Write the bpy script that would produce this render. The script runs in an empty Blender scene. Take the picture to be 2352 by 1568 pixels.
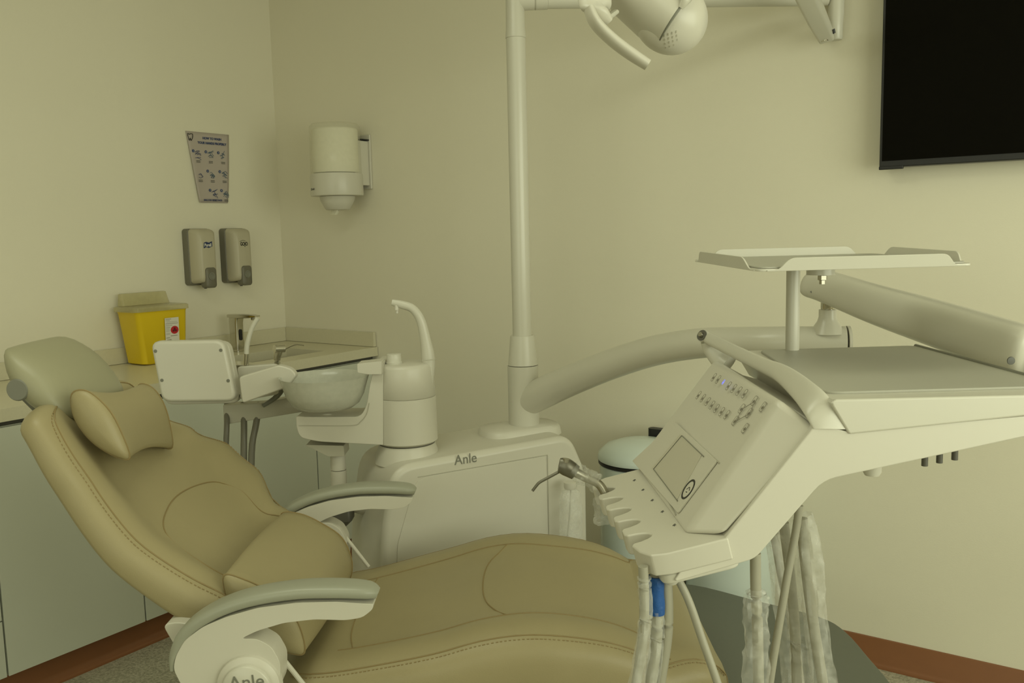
import bpy, bmesh, math, random
from mathutils import Vector, Matrix
random.seed(5)
S = bpy.context.scene
COL = S.collection
PI = math.pi
# ------------------------------------------------------------------ camera
H, FPX, PITCH, ROLL = 1.45, 2062.42, .1185, -.0231
FW = Vector((0, math.cos(PITCH), -math.sin(PITCH)))
_r = Vector((1, 0, 0)); _u = _r.cross(FW)
RT = math.cos(ROLL)*_r + math.sin(ROLL)*_u
UP = -math.sin(ROLL)*_r + math.cos(ROLL)*_u
cd = bpy.data.cameras.new('camera'); cam = bpy.data.objects.new('camera', cd); COL.objects.link(cam)
cd.sensor_width = 36; cd.lens = FPX/2352*36; cd.clip_start = .02
m = Matrix((RT, UP, -FW)).transposed().to_4x4(); m.translation = (0, 0, H)
cam.matrix_world = m
S.camera = cam
S.view_settings.view_transform = 'Standard'; S.view_settings.look = 'None'
S.view_settings.gamma = 1; S.view_settings.exposure = 0.0
# room frame: a = distance from the left wall, b = distance from the back wall
TH = .6118
CO = Vector((-1.123, 4.449, 0)); EB = Vector((math.cos(TH), -math.sin(TH), 0)); EA = Vector((math.sin(TH), math.cos(TH), 0))
RA, RB, RH = 5.2, 6.4, 2.7
def W(a, b, z): return CO + EB*a - EA*b + Vector((0, 0, z))
# ------------------------------------------------------------------ world + daylight
w = bpy.data.worlds.new('world'); S.world = w; w.use_nodes = True
w.node_tree.nodes['Background'].inputs[0].default_value = (.96, 1, .78, 1)
w.node_tree.nodes['Background'].inputs[1].default_value = .40
def area(name, loc, dirv, sx, sy, power, color):
    l = bpy.data.lights.new(name, 'AREA'); l.shape = 'RECTANGLE'; l.size = sx; l.size_y = sy; l.energy = power; l.color = color
    o = bpy.data.objects.new(name, l); COL.objects.link(o); o.location = loc
    o.rotation_euler = Vector(dirv).to_track_quat('-Z', 'Y').to_euler(); return o
LC = (.96, 1, .77)
area('daylight', W(3.2, RB-.06, 1.6), EA + Vector((0, 0, -.05)), 3.0, 1.5, 17, LC)
area('daylight', W(RA-.06, 2.0, 1.6), -EB + Vector((0, 0, -.05)), 2.8, 1.5, 48, LC)
for a_, b_ in ((2.0, 2.2), (3.4, 4.4)): area('overhead_fill', W(a_, b_, 2.655), (0, 0, -1), 1.15, .55, 9, LC)  # added overhead fill, lifts surfaces that face up

# ------------------------------------------------------------------ helpers
def P(px, py, Y):
    d = FW + RT*((px-1176)/FPX) - UP*((py-784)/FPX)
    return d*(Y/d.y) + Vector((0, 0, H))
def Zp(px, py, z):
    d = FW + RT*((px-1176)/FPX) - UP*((py-784)/FPX)
    return d*((z-H)/d.z) + Vector((0, 0, H))
def PL(px, py, O, n):
    d = FW + RT*((px-1176)/FPX) - UP*((py-784)/FPX)
    o = Vector((0, 0, H)); return o + d*((O-o).dot(n)/d.dot(n))
MATS = {}
def mat(name, col, rough=.5, metal=0, bump=0, bscale=200, spec=.5, var=0, vscale=8, alpha=1, coat=0, trans=0, emit=None):
    m = bpy.data.materials.new(name); m.use_nodes = True; nt = m.node_tree; b = nt.nodes['Principled BSDF']
    b.inputs['Base Color'].default_value = (*col, 1); b.inputs['Roughness'].default_value = rough; b.inputs['Metallic'].default_value = metal
    b.inputs['Specular IOR Level'].default_value = spec; b.inputs['Alpha'].default_value = alpha
    b.inputs['Coat Weight'].default_value = coat; b.inputs['Transmission Weight'].default_value = trans
    tc = nt.nodes.new('ShaderNodeTexCoord')
    if var:
        n = nt.nodes.new('ShaderNodeTexNoise'); n.inputs['Scale'].default_value = vscale; n.inputs['Detail'].default_value = 5
        r = nt.nodes.new('ShaderNodeMapRange'); r.inputs['To Min'].default_value = 1-var; r.inputs['To Max'].default_value = 1+var
        v = nt.nodes.new('ShaderNodeVectorMath'); v.operation = 'SCALE'; v.inputs[0].default_value = col
        nt.links.new(tc.outputs['Object'], n.inputs['Vector']); nt.links.new(n.outputs[0], r.inputs['Value'])
        nt.links.new(r.outputs[0], v.inputs['Scale']); nt.links.new(v.outputs[0], b.inputs['Base Color'])
    if bump:
        n = nt.nodes.new('ShaderNodeTexNoise'); n.inputs['Scale'].default_value = bscale; n.inputs['Detail'].default_value = 4
        u = nt.nodes.new('ShaderNodeBump'); u.inputs['Strength'].default_value = bump; u.inputs['Distance'].default_value = .002
        nt.links.new(tc.outputs['Object'], n.inputs['Vector']); nt.links.new(n.outputs[0], u.inputs['Height']); nt.links.new(u.outputs[0], b.inputs['Normal'])
    if emit:
        b.inputs['Emission Color'].default_value = (*emit, 1); b.inputs['Emission Strength'].default_value = 1.5
    MATS[name] = m; return m
WALL = mat('wall_paint', (.80, .76, .62), .75, bump=.12, bscale=260, var=.012, vscale=3)
CEIL = mat('ceiling_paint', (.82, .80, .70), .9, var=.01)
PLAS = mat('white_plastic', (.635, .61, .52), .32, var=.008)
PLAS2 = mat('white_enamel', (.61, .59, .50), .28, var=.008)
LAMI = mat('white_laminate', (.60, .62, .53), .33, var=.01)
QRTZ = mat('quartz', (.66, .62, .46), .3, var=.05, vscale=120)
BASEB = mat('rubber_base', (.24, .095, .035), .42, var=.06, vscale=20)
LEA = mat('leather', (.345, .292, .158), .46, bump=.12, bscale=420, var=.03, vscale=14)
SEAM = mat('leather_seam', (.27, .20, .085), .6, var=.05)
HLEA = mat('headrest_vinyl', (.325, .31, .20), .42, bump=.08, bscale=420, var=.02)
PADG = mat('armrest_pad', (.34, .345, .27), .36, var=.02, bump=.05)
DGRY = mat('dark_grey_plastic', (.10, .095, .075), .45, var=.05)
MGRY = mat('mid_grey_plastic', (.20, .20, .16), .42, var=.03)
LGRY = mat('light_grey_plastic', (.47, .45, .36), .4, var=.02)
HOSE = mat('grey_hose', (.36, .345, .27), .4, var=.03, vscale=40)
MATG = mat('grey_silicone_mat', (.43, .42, .35), .42, bump=.05, bscale=500, var=.02)
BLK = mat('black_plastic', (.012, .012, .012), .4, var=.1)
SCRN = mat('screen', (.003, .0025, .001), .6, var=.1, spec=.06)
CHR = mat('chrome', (.62, .60, .52), .14, metal=1, var=.03)
STL = mat('brushed_steel', (.42, .40, .33), .32, metal=1, var=.08, vscale=60)
DSTL = mat('worn_steel', (.20, .19, .15), .38, metal=.8, var=.1, vscale=60)
BINW = mat('bin_enamel', (.66, .74, .70), .25, var=.01)
YEL = mat('yellow_plastic', (.74, .53, .010), .38, var=.03, vscale=10)
TABT = mat('dark_grey_laminate', (.135, .143, .112), .5, var=.04, vscale=60)
PAPER = mat('paper', (.48, .42, .38), .7, var=.02)
TISSUE = mat('tissue', (.86, .83, .68), .9, bump=.3, bscale=300, var=.02)
INKB = mat('blue_ink', (.035, .06, .17), .6, var=.05)
INKL = mat('light_blue_ink', (.09, .15, .21), .6, var=.05)
INKG = mat('grey_ink', (.10, .10, .085), .5, var=.05)
INKF = mat('fine_print_ink', (.27, .25, .20), .6, var=.05)
NAVY = mat('navy_label', (.015, .03, .11), .4, var=.05)
LABW = mat('white_label', (.72, .70, .62), .5, var=.02)
RED = mat('red_label', (.50, .012, .02), .45, var=.05)
DRED = mat('dark_red', (.12, .004, .008), .5, var=.05)
BLUE = mat('blue_tape', (.012, .085, .30), .5, bump=.5, bscale=150, var=.15, vscale=40)
SOAPB = mat('dispenser_grey', (.50, .46, .34), .4, var=.02)
SOAPD = mat('dispenser_dark', (.165, .155, .115), .42, var=.03)
PANF = mat('panel_film', (.56, .53, .43), .3, var=.01)
LED = mat('blue_led', (.1, .12, .9), .4, emit=(.16, .18, 1.0), var=.02)
def thin(name, col, fac, rough=.12, bump=0, bscale=60, con=.05):
    m = bpy.data.materials.new(name); m.use_nodes = True; nt = m.node_tree; b = nt.nodes['Principled BSDF']
    b.inputs['Base Color'].default_value = (*col, 1); b.inputs['Roughness'].default_value = rough
    t = nt.nodes.new('ShaderNodeBsdfTransparent'); x = nt.nodes.new('ShaderNodeMixShader')
    n = nt.nodes.new('ShaderNodeTexNoise'); n.inputs['Scale'].default_value = bscale; n.inputs['Detail'].default_value = 3
    r = nt.nodes.new('ShaderNodeMapRange'); r.inputs['From Min'].default_value = .35; r.inputs['From Max'].default_value = .7
    r.inputs['To Min'].default_value = fac*(1-con); r.inputs['To Max'].default_value = min(1, fac*(1+con))
    tc = nt.nodes.new('ShaderNodeTexCoord'); nt.links.new(tc.outputs['Object'], n.inputs['Vector']); nt.links.new(n.outputs[0], r.inputs['Value'])
    nt.links.new(r.outputs[0], x.inputs[0]); nt.links.new(t.outputs[0], x.inputs[1]); nt.links.new(b.outputs[0], x.inputs[2])
    nt.links.new(x.outputs[0], nt.nodes['Material Output'].inputs['Surface'])
    if bump:
        u = nt.nodes.new('ShaderNodeBump'); u.inputs['Strength'].default_value = bump; u.inputs['Distance'].default_value = .004
        nt.links.new(n.outputs[0], u.inputs['Height']); nt.links.new(u.outputs[0], b.inputs['Normal'])
    return m
SLEEVE = thin('plastic_sleeve', (.88, .88, .82), .22, .10, .7, 45, .5)
CLEAR = thin('clear_bottle', (.88, .88, .82), .26, .05, .6, 30, .6)
TINT = thin('translucent_bowl', (.62, .62, .53), .80, .2)
LIDT = thin('translucent_lid', (.62, .56, .28), .50, .25)
WINDG = thin('towel_window', (.80, .78, .62), .30, .15)
GLASS = thin('window_glass', (.8, .9, .9), .06, .02)

def floor_mat():
    m = bpy.data.materials.new('speckled_vinyl'); m.use_nodes = True; nt = m.node_tree; b = nt.nodes['Principled BSDF']
    tc = nt.nodes.new('ShaderNodeTexCoord'); n = nt.nodes.new('ShaderNodeTexNoise'); n.inputs['Scale'].default_value = 130; n.inputs['Detail'].default_value = 8
    n.inputs['Roughness'].default_value = .8
    c = nt.nodes.new('ShaderNodeValToRGB'); e = c.color_ramp.elements
    e[0].position = .40; e[0].color = (.25, .235, .175, 1); e[1].position = .60; e[1].color = (.58, .55, .44, 1)
    k = e.new(.5); k.color = (.42, .40, .30, 1)
    nt.links.new(tc.outputs['Object'], n.inputs['Vector']); nt.links.new(n.outputs[0], c.inputs[0]); nt.links.new(c.outputs[0], b.inputs['Base Color'])
    b.inputs['Roughness'].default_value = .45; return m
FLOOR = floor_mat()

ORG = {}
def thing(name, label, cat, loc, group=None):
    o = bpy.data.objects.new(name, None); COL.objects.link(o); o.location = loc; o.empty_display_size = .05
    o['label'] = label; o['category'] = cat
    if group: o['group'] = group
    ORG[o.name] = Vector(loc); return o
def org(o):
    v = Vector((0, 0, 0))
    while o: v += Vector(o.location); o = o.parent
    return v
def mk(name, g, material, par=None, M=None, sm=35, bev=0, seg=2, sub=0, loc=None):
    vs, fs = g
    vs = [Vector(v) for v in vs]
    if M: vs = [M(v) if callable(M) else M @ v for v in vs]
    if par: o0 = org(par)
    else: o0 = Vector(loc) if loc is not None else sum(vs, Vector())/len(vs)
    if par:
        c = sum(vs, Vector())/len(vs); l = c - o0
    else: c = o0; l = o0
    me = bpy.data.meshes.new(name); me.from_pydata([v-c for v in vs], [], fs)
    bm = bmesh.new(); bm.from_mesh(me); bmesh.ops.remove_doubles(bm, verts=bm.verts, dist=1e-6)
    bmesh.ops.recalc_face_normals(bm, faces=bm.faces); bm.to_mesh(me); bm.free()
    me.materials.append(material); o = bpy.data.objects.new(name, me); COL.objects.link(o)
    if par: o.parent = par
    o.location = l
    me.polygons.foreach_set('use_smooth', [True]*len(me.polygons))
    if bev:
        b = o.modifiers.new('bevel', 'BEVEL'); b.width = bev; b.segments = seg; b.limit_method = 'ANGLE'; b.angle_limit = math.radians(30)
        b.harden_normals = False
    if sub:
        s = o.modifiers.new('sub', 'SUBSURF'); s.levels = sub; s.render_levels = sub
    if bev or sub == 0:
        try: me.set_sharp_from_angle(angle=math.radians(sm))
        except Exception: pass
    if bev:
        b.harden_normals = True
    return o
def struct(o): o['kind'] = 'structure'; return o
def tag(o, label, cat, group=None):
    o['label'] = label; o['category'] = cat
    if group: o['group'] = group
    return o
def J(*gs):
    V = []; Fc = []
    for vs, fs in gs:
        n = len(V); V += [Vector(v) for v in vs]; Fc += [[i+n for i in f] for f in fs]
    return V, Fc
def T(g, M): return [M(Vector(v)) if callable(M) else M @ Vector(v) for v in g[0]], g[1]
def box(x0, x1, y0, y1, z0, z1):
    v = [(x, y, z) for z in (z0, z1) for y in (y0, y1) for x in (x0, x1)]
    return v, [(0, 2, 3, 1), (4, 5, 7, 6), (0, 1, 5, 4), (2, 6, 7, 3), (0, 4, 6, 2), (1, 3, 7, 5)]
def hexa(a, b):   # two matching quads/polys joined
    n = len(a); return list(a)+list(b), [list(range(n))[::-1], list(range(n, 2*n))]+[[i, (i+1) % n, n+(i+1) % n, n+i] for i in range(n)]
def prism(poly, w0, w1, f=lambda u, v, w: (u, w, v)):   # outline (u,v) extruded along w
    return hexa([f(u, v, w0) for u, v in poly], [f(u, v, w1) for u, v in poly])
def loft(rings, caps=True, closed=True):
    n = len(rings[0]); V = [v for r in rings for v in r]; Fc = []
    for i in range(len(rings)-1):
        for k in range(n if closed else n-1):
            q = (k+1) % n; Fc.append([i*n+k, i*n+q, (i+1)*n+q, (i+1)*n+k])
    if caps: Fc += [list(range(n))[::-1], [(len(rings)-1)*n+k for k in range(n)]]
    return V, Fc
def cr(pts, n=8):   # Catmull-Rom through points of any dimension
    pts = [tuple(p) for p in pts]; out = []
    for i in range(len(pts)-1):
        p0 = pts[max(i-1, 0)]; p1 = pts[i]; p2 = pts[i+1]; p3 = pts[min(i+2, len(pts)-1)]
        for k in range(n):
            t = k/n
            out.append(tuple(.5*((2*b)+(c-a)*t+(2*a-5*b+4*c-d)*t*t+(-a+3*b-3*c+d)*t**3) for a, b, c, d in zip(p0, p1, p2, p3)))
    out.append(pts[-1]); return out
def crc(pts, n=6):   # closed
    N = len(pts); out = []
    for i in range(N):
        p0, p1, p2, p3 = [tuple(pts[(i+k-1) % N]) for k in range(4)]
        for k in range(n):
            t = k/n
            out.append(tuple(.5*((2*b)+(c-a)*t+(2*a-5*b+4*c-d)*t*t+(-a+3*b-3*c+d)*t**3) for a, b, c, d in zip(p0, p1, p2, p3)))
    return out
def tube(pts, r, n=14, smooth=0, up=(0, 0, 1), caps=True):
    # r: number, or list matching pts of r or (ra, rb): ra along side, rb along up
    N = len(pts)
    if not isinstance(r, (list, tuple)): r = [r]*N
    r = [q if isinstance(q, (list, tuple)) else (q, q) for q in r]
    if smooth:
        a = cr([tuple(p)+tuple(q) for p, q in zip(pts, r)], smooth); pts = [Vector(q[:3]) for q in a]; r = [q[3:5] for q in a]
    pts = [Vector(p) for p in pts]; rings = []; up = Vector(up); side = None
    for i, p in enumerate(pts):
        t = (pts[min(i+1, len(pts)-1)]-pts[max(i-1, 0)]).normalized()
        u = up - t*up.dot(t)
        if u.length < .05: u = Vector((0, 1, 0)) - t*t.y
        u.normalize(); s = t.cross(u)
        if side is not None and s.dot(side) < 0: s = -s; u = -u
        side = s
        rings.append([p + s*r[i][0]*math.cos(2*PI*k/n) + u*r[i][1]*math.sin(2*PI*k/n) for k in range(n)])
    return loft(rings, caps)
def lathe(prof, n=40, c=(0, 0, 0), caps=True):
    return loft([[(c[0]+r*math.cos(2*PI*k/n), c[1]+r*math.sin(2*PI*k/n), c[2]+z) for k in range(n)] for r, z in prof], caps)
def cyl(a, b, r, n=24, r2=None): return tube([a, b], [r, r if r2 is None else r2], n)
def frame(O, ex, ey, ez):
    O, ex, ey, ez = map(Vector, (O, ex, ey, ez))
    return lambda v: O + ex*v[0] + ey*v[1] + ez*v[2]
def rrect(x0, x1, y0, y1, r, n=6):
    out = []
    for cx, cy, a in ((x1-r, y1-r, 0), (x0+r, y1-r, 90), (x0+r, y0+r, 180), (x1-r, y0+r, 270)):
        for k in range(n+1):
            t = math.radians(a+90*k/n); out.append((cx+r*math.cos(t), cy+r*math.sin(t)))
    return out
def rpoly(pts, r, n=5):   # round the corners of a polygon; r number or list
    out = []; N = len(pts)
    for i in range(N):
        p = Vector(pts[i]); a = Vector(pts[i-1]); b = Vector(pts[(i+1) % N]); rr = r[i] if isinstance(r, (list, tuple)) else r
        if rr <= 0: out.append(tuple(p)); continue
        d0 = (a-p); d1 = (b-p); l = min(rr, d0.length*.48, d1.length*.48); s = p+d0.normalized()*l; e = p+d1.normalized()*l
        for k in range(n+1):
            t = k/n; out.append(tuple(s*(1-t)**2+p*2*t*(1-t)+e*t*t))
    return out
def text(s, size, M, material, par, name='lettering', ext=.0004, sx=1.0, align='LEFT', bold=0):
    cu = bpy.data.curves.new('t', 'FONT'); cu.body = s; cu.size = size; cu.extrude = ext; cu.align_x = align; cu.offset = bold; cu.resolution_u = 4
    o = bpy.data.objects.new('t', cu); COL.objects.link(o); dg = bpy.context.evaluated_depsgraph_get()
    me = bpy.data.meshes.new_from_object(o.evaluated_get(dg)); vs = [Vector((v.co.x*sx, v.co.y, v.co.z)) for v in me.vertices]; fs = [list(p.vertices) for p in me.polygons]
    bpy.data.objects.remove(o); bpy.data.curves.remove(cu); bpy.data.meshes.remove(me)
    return mk(name, (vs, fs), material, par, M=M)
def ribbon(pts, wd, n, nrm):   # flat line on a surface given by points and normal
    g = tube(pts, wd, n); return g

# ------------------------------------------------------------------ room shell
def wbox(a0, a1, b0, b1, z0, z1): return T(box(a0, a1, b0, b1, z0, z1), lambda v: W(v.x, v.y, v.z))
struct(mk('floor', wbox(-.1, RA+.1, -.1, RB+.1, -.1, 0), FLOOR))
struct(mk('ceiling', wbox(-.1, RA+.1, -.1, RB+.1, RH, RH+.1), CEIL))
struct(mk('wall_left', wbox(-.1, 0, -.1, RB+.1, 0, RH), WALL))
struct(mk('wall_back', wbox(0, RA+.1, -.1, 0, 0, RH), WALL))
def holed(fn, u0, u1, h0, h1, z0, z1):
    return J(fn(u0, h0, 0, RH), fn(h1, u1, 0, RH), fn(h0, h1, 0, z0), fn(h0, h1, z1, RH))
struct(mk('wall_front', holed(lambda u, v, z0, z1: wbox(u, v, RB, RB+.1, z0, z1), 0, RA+.1, 1.7, 4.7, .85, 2.35), WALL))
struct(mk('wall_right', holed(lambda u, v, z0, z1: wbox(RA, RA+.1, u, v, z0, z1), 0, RB, 0.6, 3.4, .85, 2.35), WALL))
def window(n, fn, u0, u1, z0, z1):
    w_ = mk('window_%d' % n, J(fn(u0, u1, z0, z0+.05), fn(u0, u1, z1-.05, z1), fn(u0, u0+.05, z0+.05, z1-.05), fn(u1-.05, u1, z0+.05, z1-.05), fn((u0+u1)/2-.025, (u0+u1)/2+.025, z0+.05, z1-.05)), PLAS)
    struct(w_); mk('pane', fn(u0+.05, u1-.05, z0+.05, z1-.05, .02), GLASS, w_)
window(1, lambda u, v, z0, z1, q=0: wbox(u, v, RB+.03+q, RB+.08-q, z0, z1), 1.7, 4.7, .85, 2.35)
window(2, lambda u, v, z0, z1, q=0: wbox(RA+.03+q, RA+.08-q, u, v, z0, z1), 0.6, 3.4, .85, 2.35)
for a_, b_ in ((2.0, 2.2), (3.4, 4.4)):  # unseen panels, added as housings for the overhead fill
    t = thing('fill_panel', 'flat white panel added for overhead fill light, outside the top of the picture, %s' % ('above the chair' if b_ < 3 else 'behind the camera'), 'added fill light', W(a_, b_, 2.66), 'ceiling panels')
    mk('panel_frame', wbox(a_-.6, a_+.6, b_-.3, b_+.3, 2.665, 2.699), PLAS, t, bev=.003)
    mk('diffuser', wbox(a_-.57, a_+.57, b_-.27, b_+.27, 2.660, 2.664), PLAS2, t)
def basebd(name, fn):   # profile: (distance from wall, z)
    prof = [(0, 0), (.016, 0), (.016, .006), (.012, .013), (.007, .02), (.006, .096), (.003, .1), (0, .1)]
    struct(mk(name, fn(prof), BASEB, sm=50))
basebd('baseboard_back', lambda pr: hexa([W(.70, q, z) for q, z in pr], [W(RA, q, z) for q, z in pr]))
basebd('baseboard_right', lambda pr: hexa([W(RA-q, .02, z) for q, z in pr], [W(RA-q, RB, z) for q, z in pr]))
basebd('baseboard_front', lambda pr: hexa([W(.0, RB-q, z) for q, z in pr], [W(RA-.02, RB-q, z) for q, z in pr]))
basebd('baseboard_left', lambda pr: hexa([W(q, 2.47, z) for q, z in pr], [W(q, RB-.02, z) for q, z in pr]))
# toe kick and its brown base under the cabinets
tk = struct(mk('trim_1', wbox(.5, .560, .002, 2.45, 0, .1), DGRY))
tp = [(0, 0), (.030, 0), (.030, .006), (.024, .013), (.012, .020), (.008, .030), (.006, .098), (0, .1)]
mk('rubber_base', hexa([W(.560+q, .02, z) for q, z in tp], [W(.560+q, 2.45, z) for q, z in tp]), BASEB, tk, sm=50)

# ------------------------------------------------------------------ base cabinets
cabs = [(.004, .393, 'end', 'white laminate base cabinet in the room corner, partly behind the dental unit'),
        (.397, 1.239, 'sink', 'wide white laminate base cabinet under the sink and faucet'),
        (1.243, 1.720, 'mid', 'white laminate base cabinet behind the reclined chair back, brown base below'),
        (1.724, 2.45, 'drawer', 'white laminate base cabinet at the left edge of the photo, drawer seam low down'),
        (2.454, 3.2, 'end', None)]
for b0, b1, kind, lab in cabs[:4]:
    t = thing('base_cabinet', lab, 'cabinet', W(.3, (b0+b1)/2, .1))
    top_ = .75 if kind in ('sink', 'end') else .895
    mk('body', J(wbox(.01, .594, b0, b1, .102, top_), *([wbox(.01, .594, b0, b0+.018, top_+.0, .895), wbox(.01, .594, b1-.018, b1, top_, .895), wbox(.575, .594, b0+.018, b1-.018, top_, .895)] if top_ < .8 else [])), LAMI, t)
    if kind == 'drawer':
        mk('door', wbox(.596, .614, b0+.001, b1-.001, .29, .893), LAMI, t, bev=.0012)
        mk('drawer', wbox(.596, .614, b0+.001, b1-.001, .105, .286), LAMI, t, bev=.0012)
    elif kind == 'sink':
        bm_ = (b0+b1)/2
        mk('door', wbox(.596, .614, b0+.001, b1-.001, .105, .893), LAMI, t, bev=.0012)
    else:
        mk('door', wbox(.596, .614, b0+.001, b1-.001, .105, .893), LAMI, t, bev=.0012)
# countertop with sink cut-out (a .22-.50, b .22-.62)
t = thing('countertop', 'beige stone countertop with low backsplash along the left wall', 'countertop', W(.31, 1.23, .915))
mk('worktop', J(wbox(.003, .62, .62, 2.46, .912, .953), wbox(.003, .62, .003, .22, .912, .953), wbox(.003, .25, .22, .62, .912, .953), wbox(.50, .62, .22, .62, .912, .953)), QRTZ, t)
mk('support_strip', wbox(.02, .585, .003, 2.44, .896, .911), DGRY, t)
mk('backsplash', wbox(.003, .02, .021, 2.46, .954, 1.02), QRTZ, t, bev=.001)
mk('backsplash', wbox(.003, .612, .003, .02, .954, 1.02), QRTZ, t, bev=.001)
sk = mk('sink', J(T(loft([[(u, v, z) for u, v in rrect(.25-g_, .50+g_, .22-g_, .62+g_, .06)] for g_, z in ((.012, .9105), (0, .9105), (-.004, .78), (-.03, .765))] , caps=False), lambda v: W(v.x, v.y, v.z)),
                T(([(u, v, .765) for u, v in rrect(.28, .47, .25, .59, .06)], [list(range(28))]), lambda v: W(v.x, v.y, v.z))), QRTZ)
tag(sk, 'shallow undermount sink basin sunk into the beige countertop', 'sink')
# faucet
fb = W(.13, .40, .954)
t = thing('faucet', 'chrome sensor faucet with flat spout on the countertop', 'faucet', fb)
FM = frame(fb, EB, -EA, (0, 0, 1))
mk('faucet_body', loft([[(x*s_+o_, y*s_, z) for x, y in rrect(-.028, .028, -.022, .022, .009)] for z, s_, o_ in ((0, 1.12, 0), (.004, 1.12, 0), (.006, 1, 0), (.08, .96, 0), (.13, 1, .0), (.155, 1.05, .004))]), CHR, t, M=FM)
mk('spout', loft([[(x, y*wd, z+h_*zz) for y, zz in rrect(-.5, .5, -.5, .5, .2)] for x, wd, z, h_ in ((-.03, .05, .160, .016), (.04, .048, .160, .02), (.11, .044, .162, .016), (.15, .03, .163, .006))]), CHR, t, M=FM)
mk('sensor_window', T(prism(rrect(-.008, .008, .05, .10, .007), .0, .002, lambda u, v, w_: (.0285+w_, u, v)), FM), BLK, t)
mk('aerator', T(lathe([(.009, .145), (.010, .154)], 16, (.12, 0, 0)), FM), STL, t)
# sharps container
t = thing('sharps_container', 'yellow sharps container with translucent lid on the countertop', 'container', W(.13, .78, .954))
SM = lambda v: W(v.x, v.y, v.z)
def srect(a0, a1, b0, b1, z, r=.02): return [(u, v, z) for u, v in rrect(a0, a1, b0, b1, r)]
mk('bin_body', T(loft([srect(.052, .165, .70, .885, .9545), srect(.045, .172, .692, .895, .96), srect(.034, .180, .682, .918, 1.165), srect(.032, .182, .68, .922, 1.172)]), SM), YEL, t, sm=50)
mk('lid', T(loft([srect(.024, .190, .674, .930, 1.173), srect(.024, .190, .674, .930, 1.190), srect(.03, .184, .68, .922, 1.194)]), SM), LIDT, t, sm=50)
mk('lid_flap', T(loft([srect(.03, .075, .69, .91, 1.195, .01), srect(.03, .06, .695, .905, 1.243, .01), srect(.034, .056, .70, .90, 1.245, .008)]), SM), LIDT, t, sm=50)
def saf(u, v):   # on front face of the box: u 0..1 toward corner, v height
    z = .96+v*.205; a = .172+v*.01; return W(a+.0012, .90-u*.235 + v*0.0, z)
lf = frame(W(.1795, .743, 1.036), -EA*-1, (0, 0, 1), EB)  # x toward corner, y up, z out
LM = frame(W(.1795, .796, 1.035), EA*1.12, Vector((0, 0, 1)) + EB*.035, EB)
lab = mk('label', T(box(0, .058, 0, .105, 0, .0012), LM), LABW, t)
mk('fine_print', J(*[T(box(u0, u1, v_, v_+h_, .0012, .0016), LM) for (u0, u1, v_, h_) in [(.003, .026, .099, .002), (.003, .02, .093, .0015), (.006, .052, .087, .0012), (.003, .054, .080, .002), (.003, .03, .073, .0015), (.003, .02, .067, .0011), (.003, .02, .063, .0011), (.003, .018, .058, .0011), (.003, .02, .053, .0011), (.003, .018, .048, .0011), (.003, .02, .040, .0011), (.003, .018, .036, .0011), (.022, .050, .028, .0025), (.003, .018, .021, .0025), (.006, .024, .008, .007)]]), INKF, lab)
mk('warning_disc', T(lathe([(.0165, .0013), (.0165, .0018)], 32, (.039, .053, 0)), LM), RED, lab)
mk('biohazard_mark', J(*[T(T(lathe([(.0045, .0019), (.0045, .0023)], 14, (.039+.0058*math.cos(a_), .053+.0058*math.sin(a_), 0)), lambda v: v), LM) for a_ in (PI/2, PI*7/6, PI*11/6)], T(lathe([(.003, .0019), (.003, .0024)], 12, (.039, .053, 0)), LM)), DRED, lab)

# ------------------------------------------------------------------ wall-mounted dispensers
def dispenser(b1, lab, name, logo):
    t = thing(name, lab, 'dispenser', W(0, b1-.058, 1.26))
    D = frame(W(0, b1, 1.258), EA, (0, 0, 1), EB)    # x toward corner, y up, z out of wall
    prof = lambda x0, x1, y0, y1, z, r: [(u, v, z) for u, v in rrect(x0, x1, y0, y1, r)]
    mk('back_shell', T(loft([prof(0, .116, 0, .25, .001, .015), prof(0, .116, 0, .25, .036, .015), prof(.004, .112, .006, .246, .040, .015)]), D), SOAPD, t, sm=50)
    mk('front_cover', T(loft([prof(.004, .112, .008, .249, .041, .016), prof(.004, .112, .010, .248, .060, .018), prof(.010, .106, .012, .243, .085, .02), prof(.020, .096, .016, .228, .098, .022), prof(.028, .088, .03, .20, .102, .022)]), D), SOAPB, t, sm=60)
    mk('push_plate', T(loft([prof(.034, .09, -.012, .078, .07, .014), prof(.034, .09, -.012, .078, .104, .014), prof(.038, .086, -.008, .074, .109, .012)]), D), SOAPD, t, sm=50)
    mk('push_boss', T(lathe([(.017, .109), (.017, .112), (.012, .1125), (.010, .111)], 24, (.062, .04, 0)), D), MGRY, t)
    mk('nozzle', T(tube([(.062, -.004, .06), (.062, -.016, .06)], .006, 12), D), BLK, t)
    if logo == 1:
        f_ = mk('logo_flag', T(prism([(.034, .163), (.048, .168), (.060, .164), (.078, .170), (.078, .193), (.062, .187), (.048, .191), (.036, .187)], .1005, .1035, lambda u, v, w_: (u, v, w_)), D), NAVY, t)
        text('Purell', .0195, frame(D((.0375, .1705, .1037)), EA, (0, 0, 1), EB), LABW, f_, sx=.80, bold=.0005)
    else:
        text('GOJO', .0225, frame(D((.036, .170, .1022)), EA, (0, 0, 1), EB), BLK, t, name='logo_lettering', sx=.70, bold=.0008)
        mk('logo_swoosh', T(tube([(.034, .188, .1022), (.05, .194, .1022), (.066, .191, .1022)], .0009, 6, 4), D), BLK, t)
dispenser(.560, 'grey wall dispenser with a small navy flag logo, left of the pair', 'sanitizer_dispenser', 1)
dispenser(.365, 'grey wall dispenser with plain black lettering, nearer the room corner', 'soap_dispenser', 2)

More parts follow.
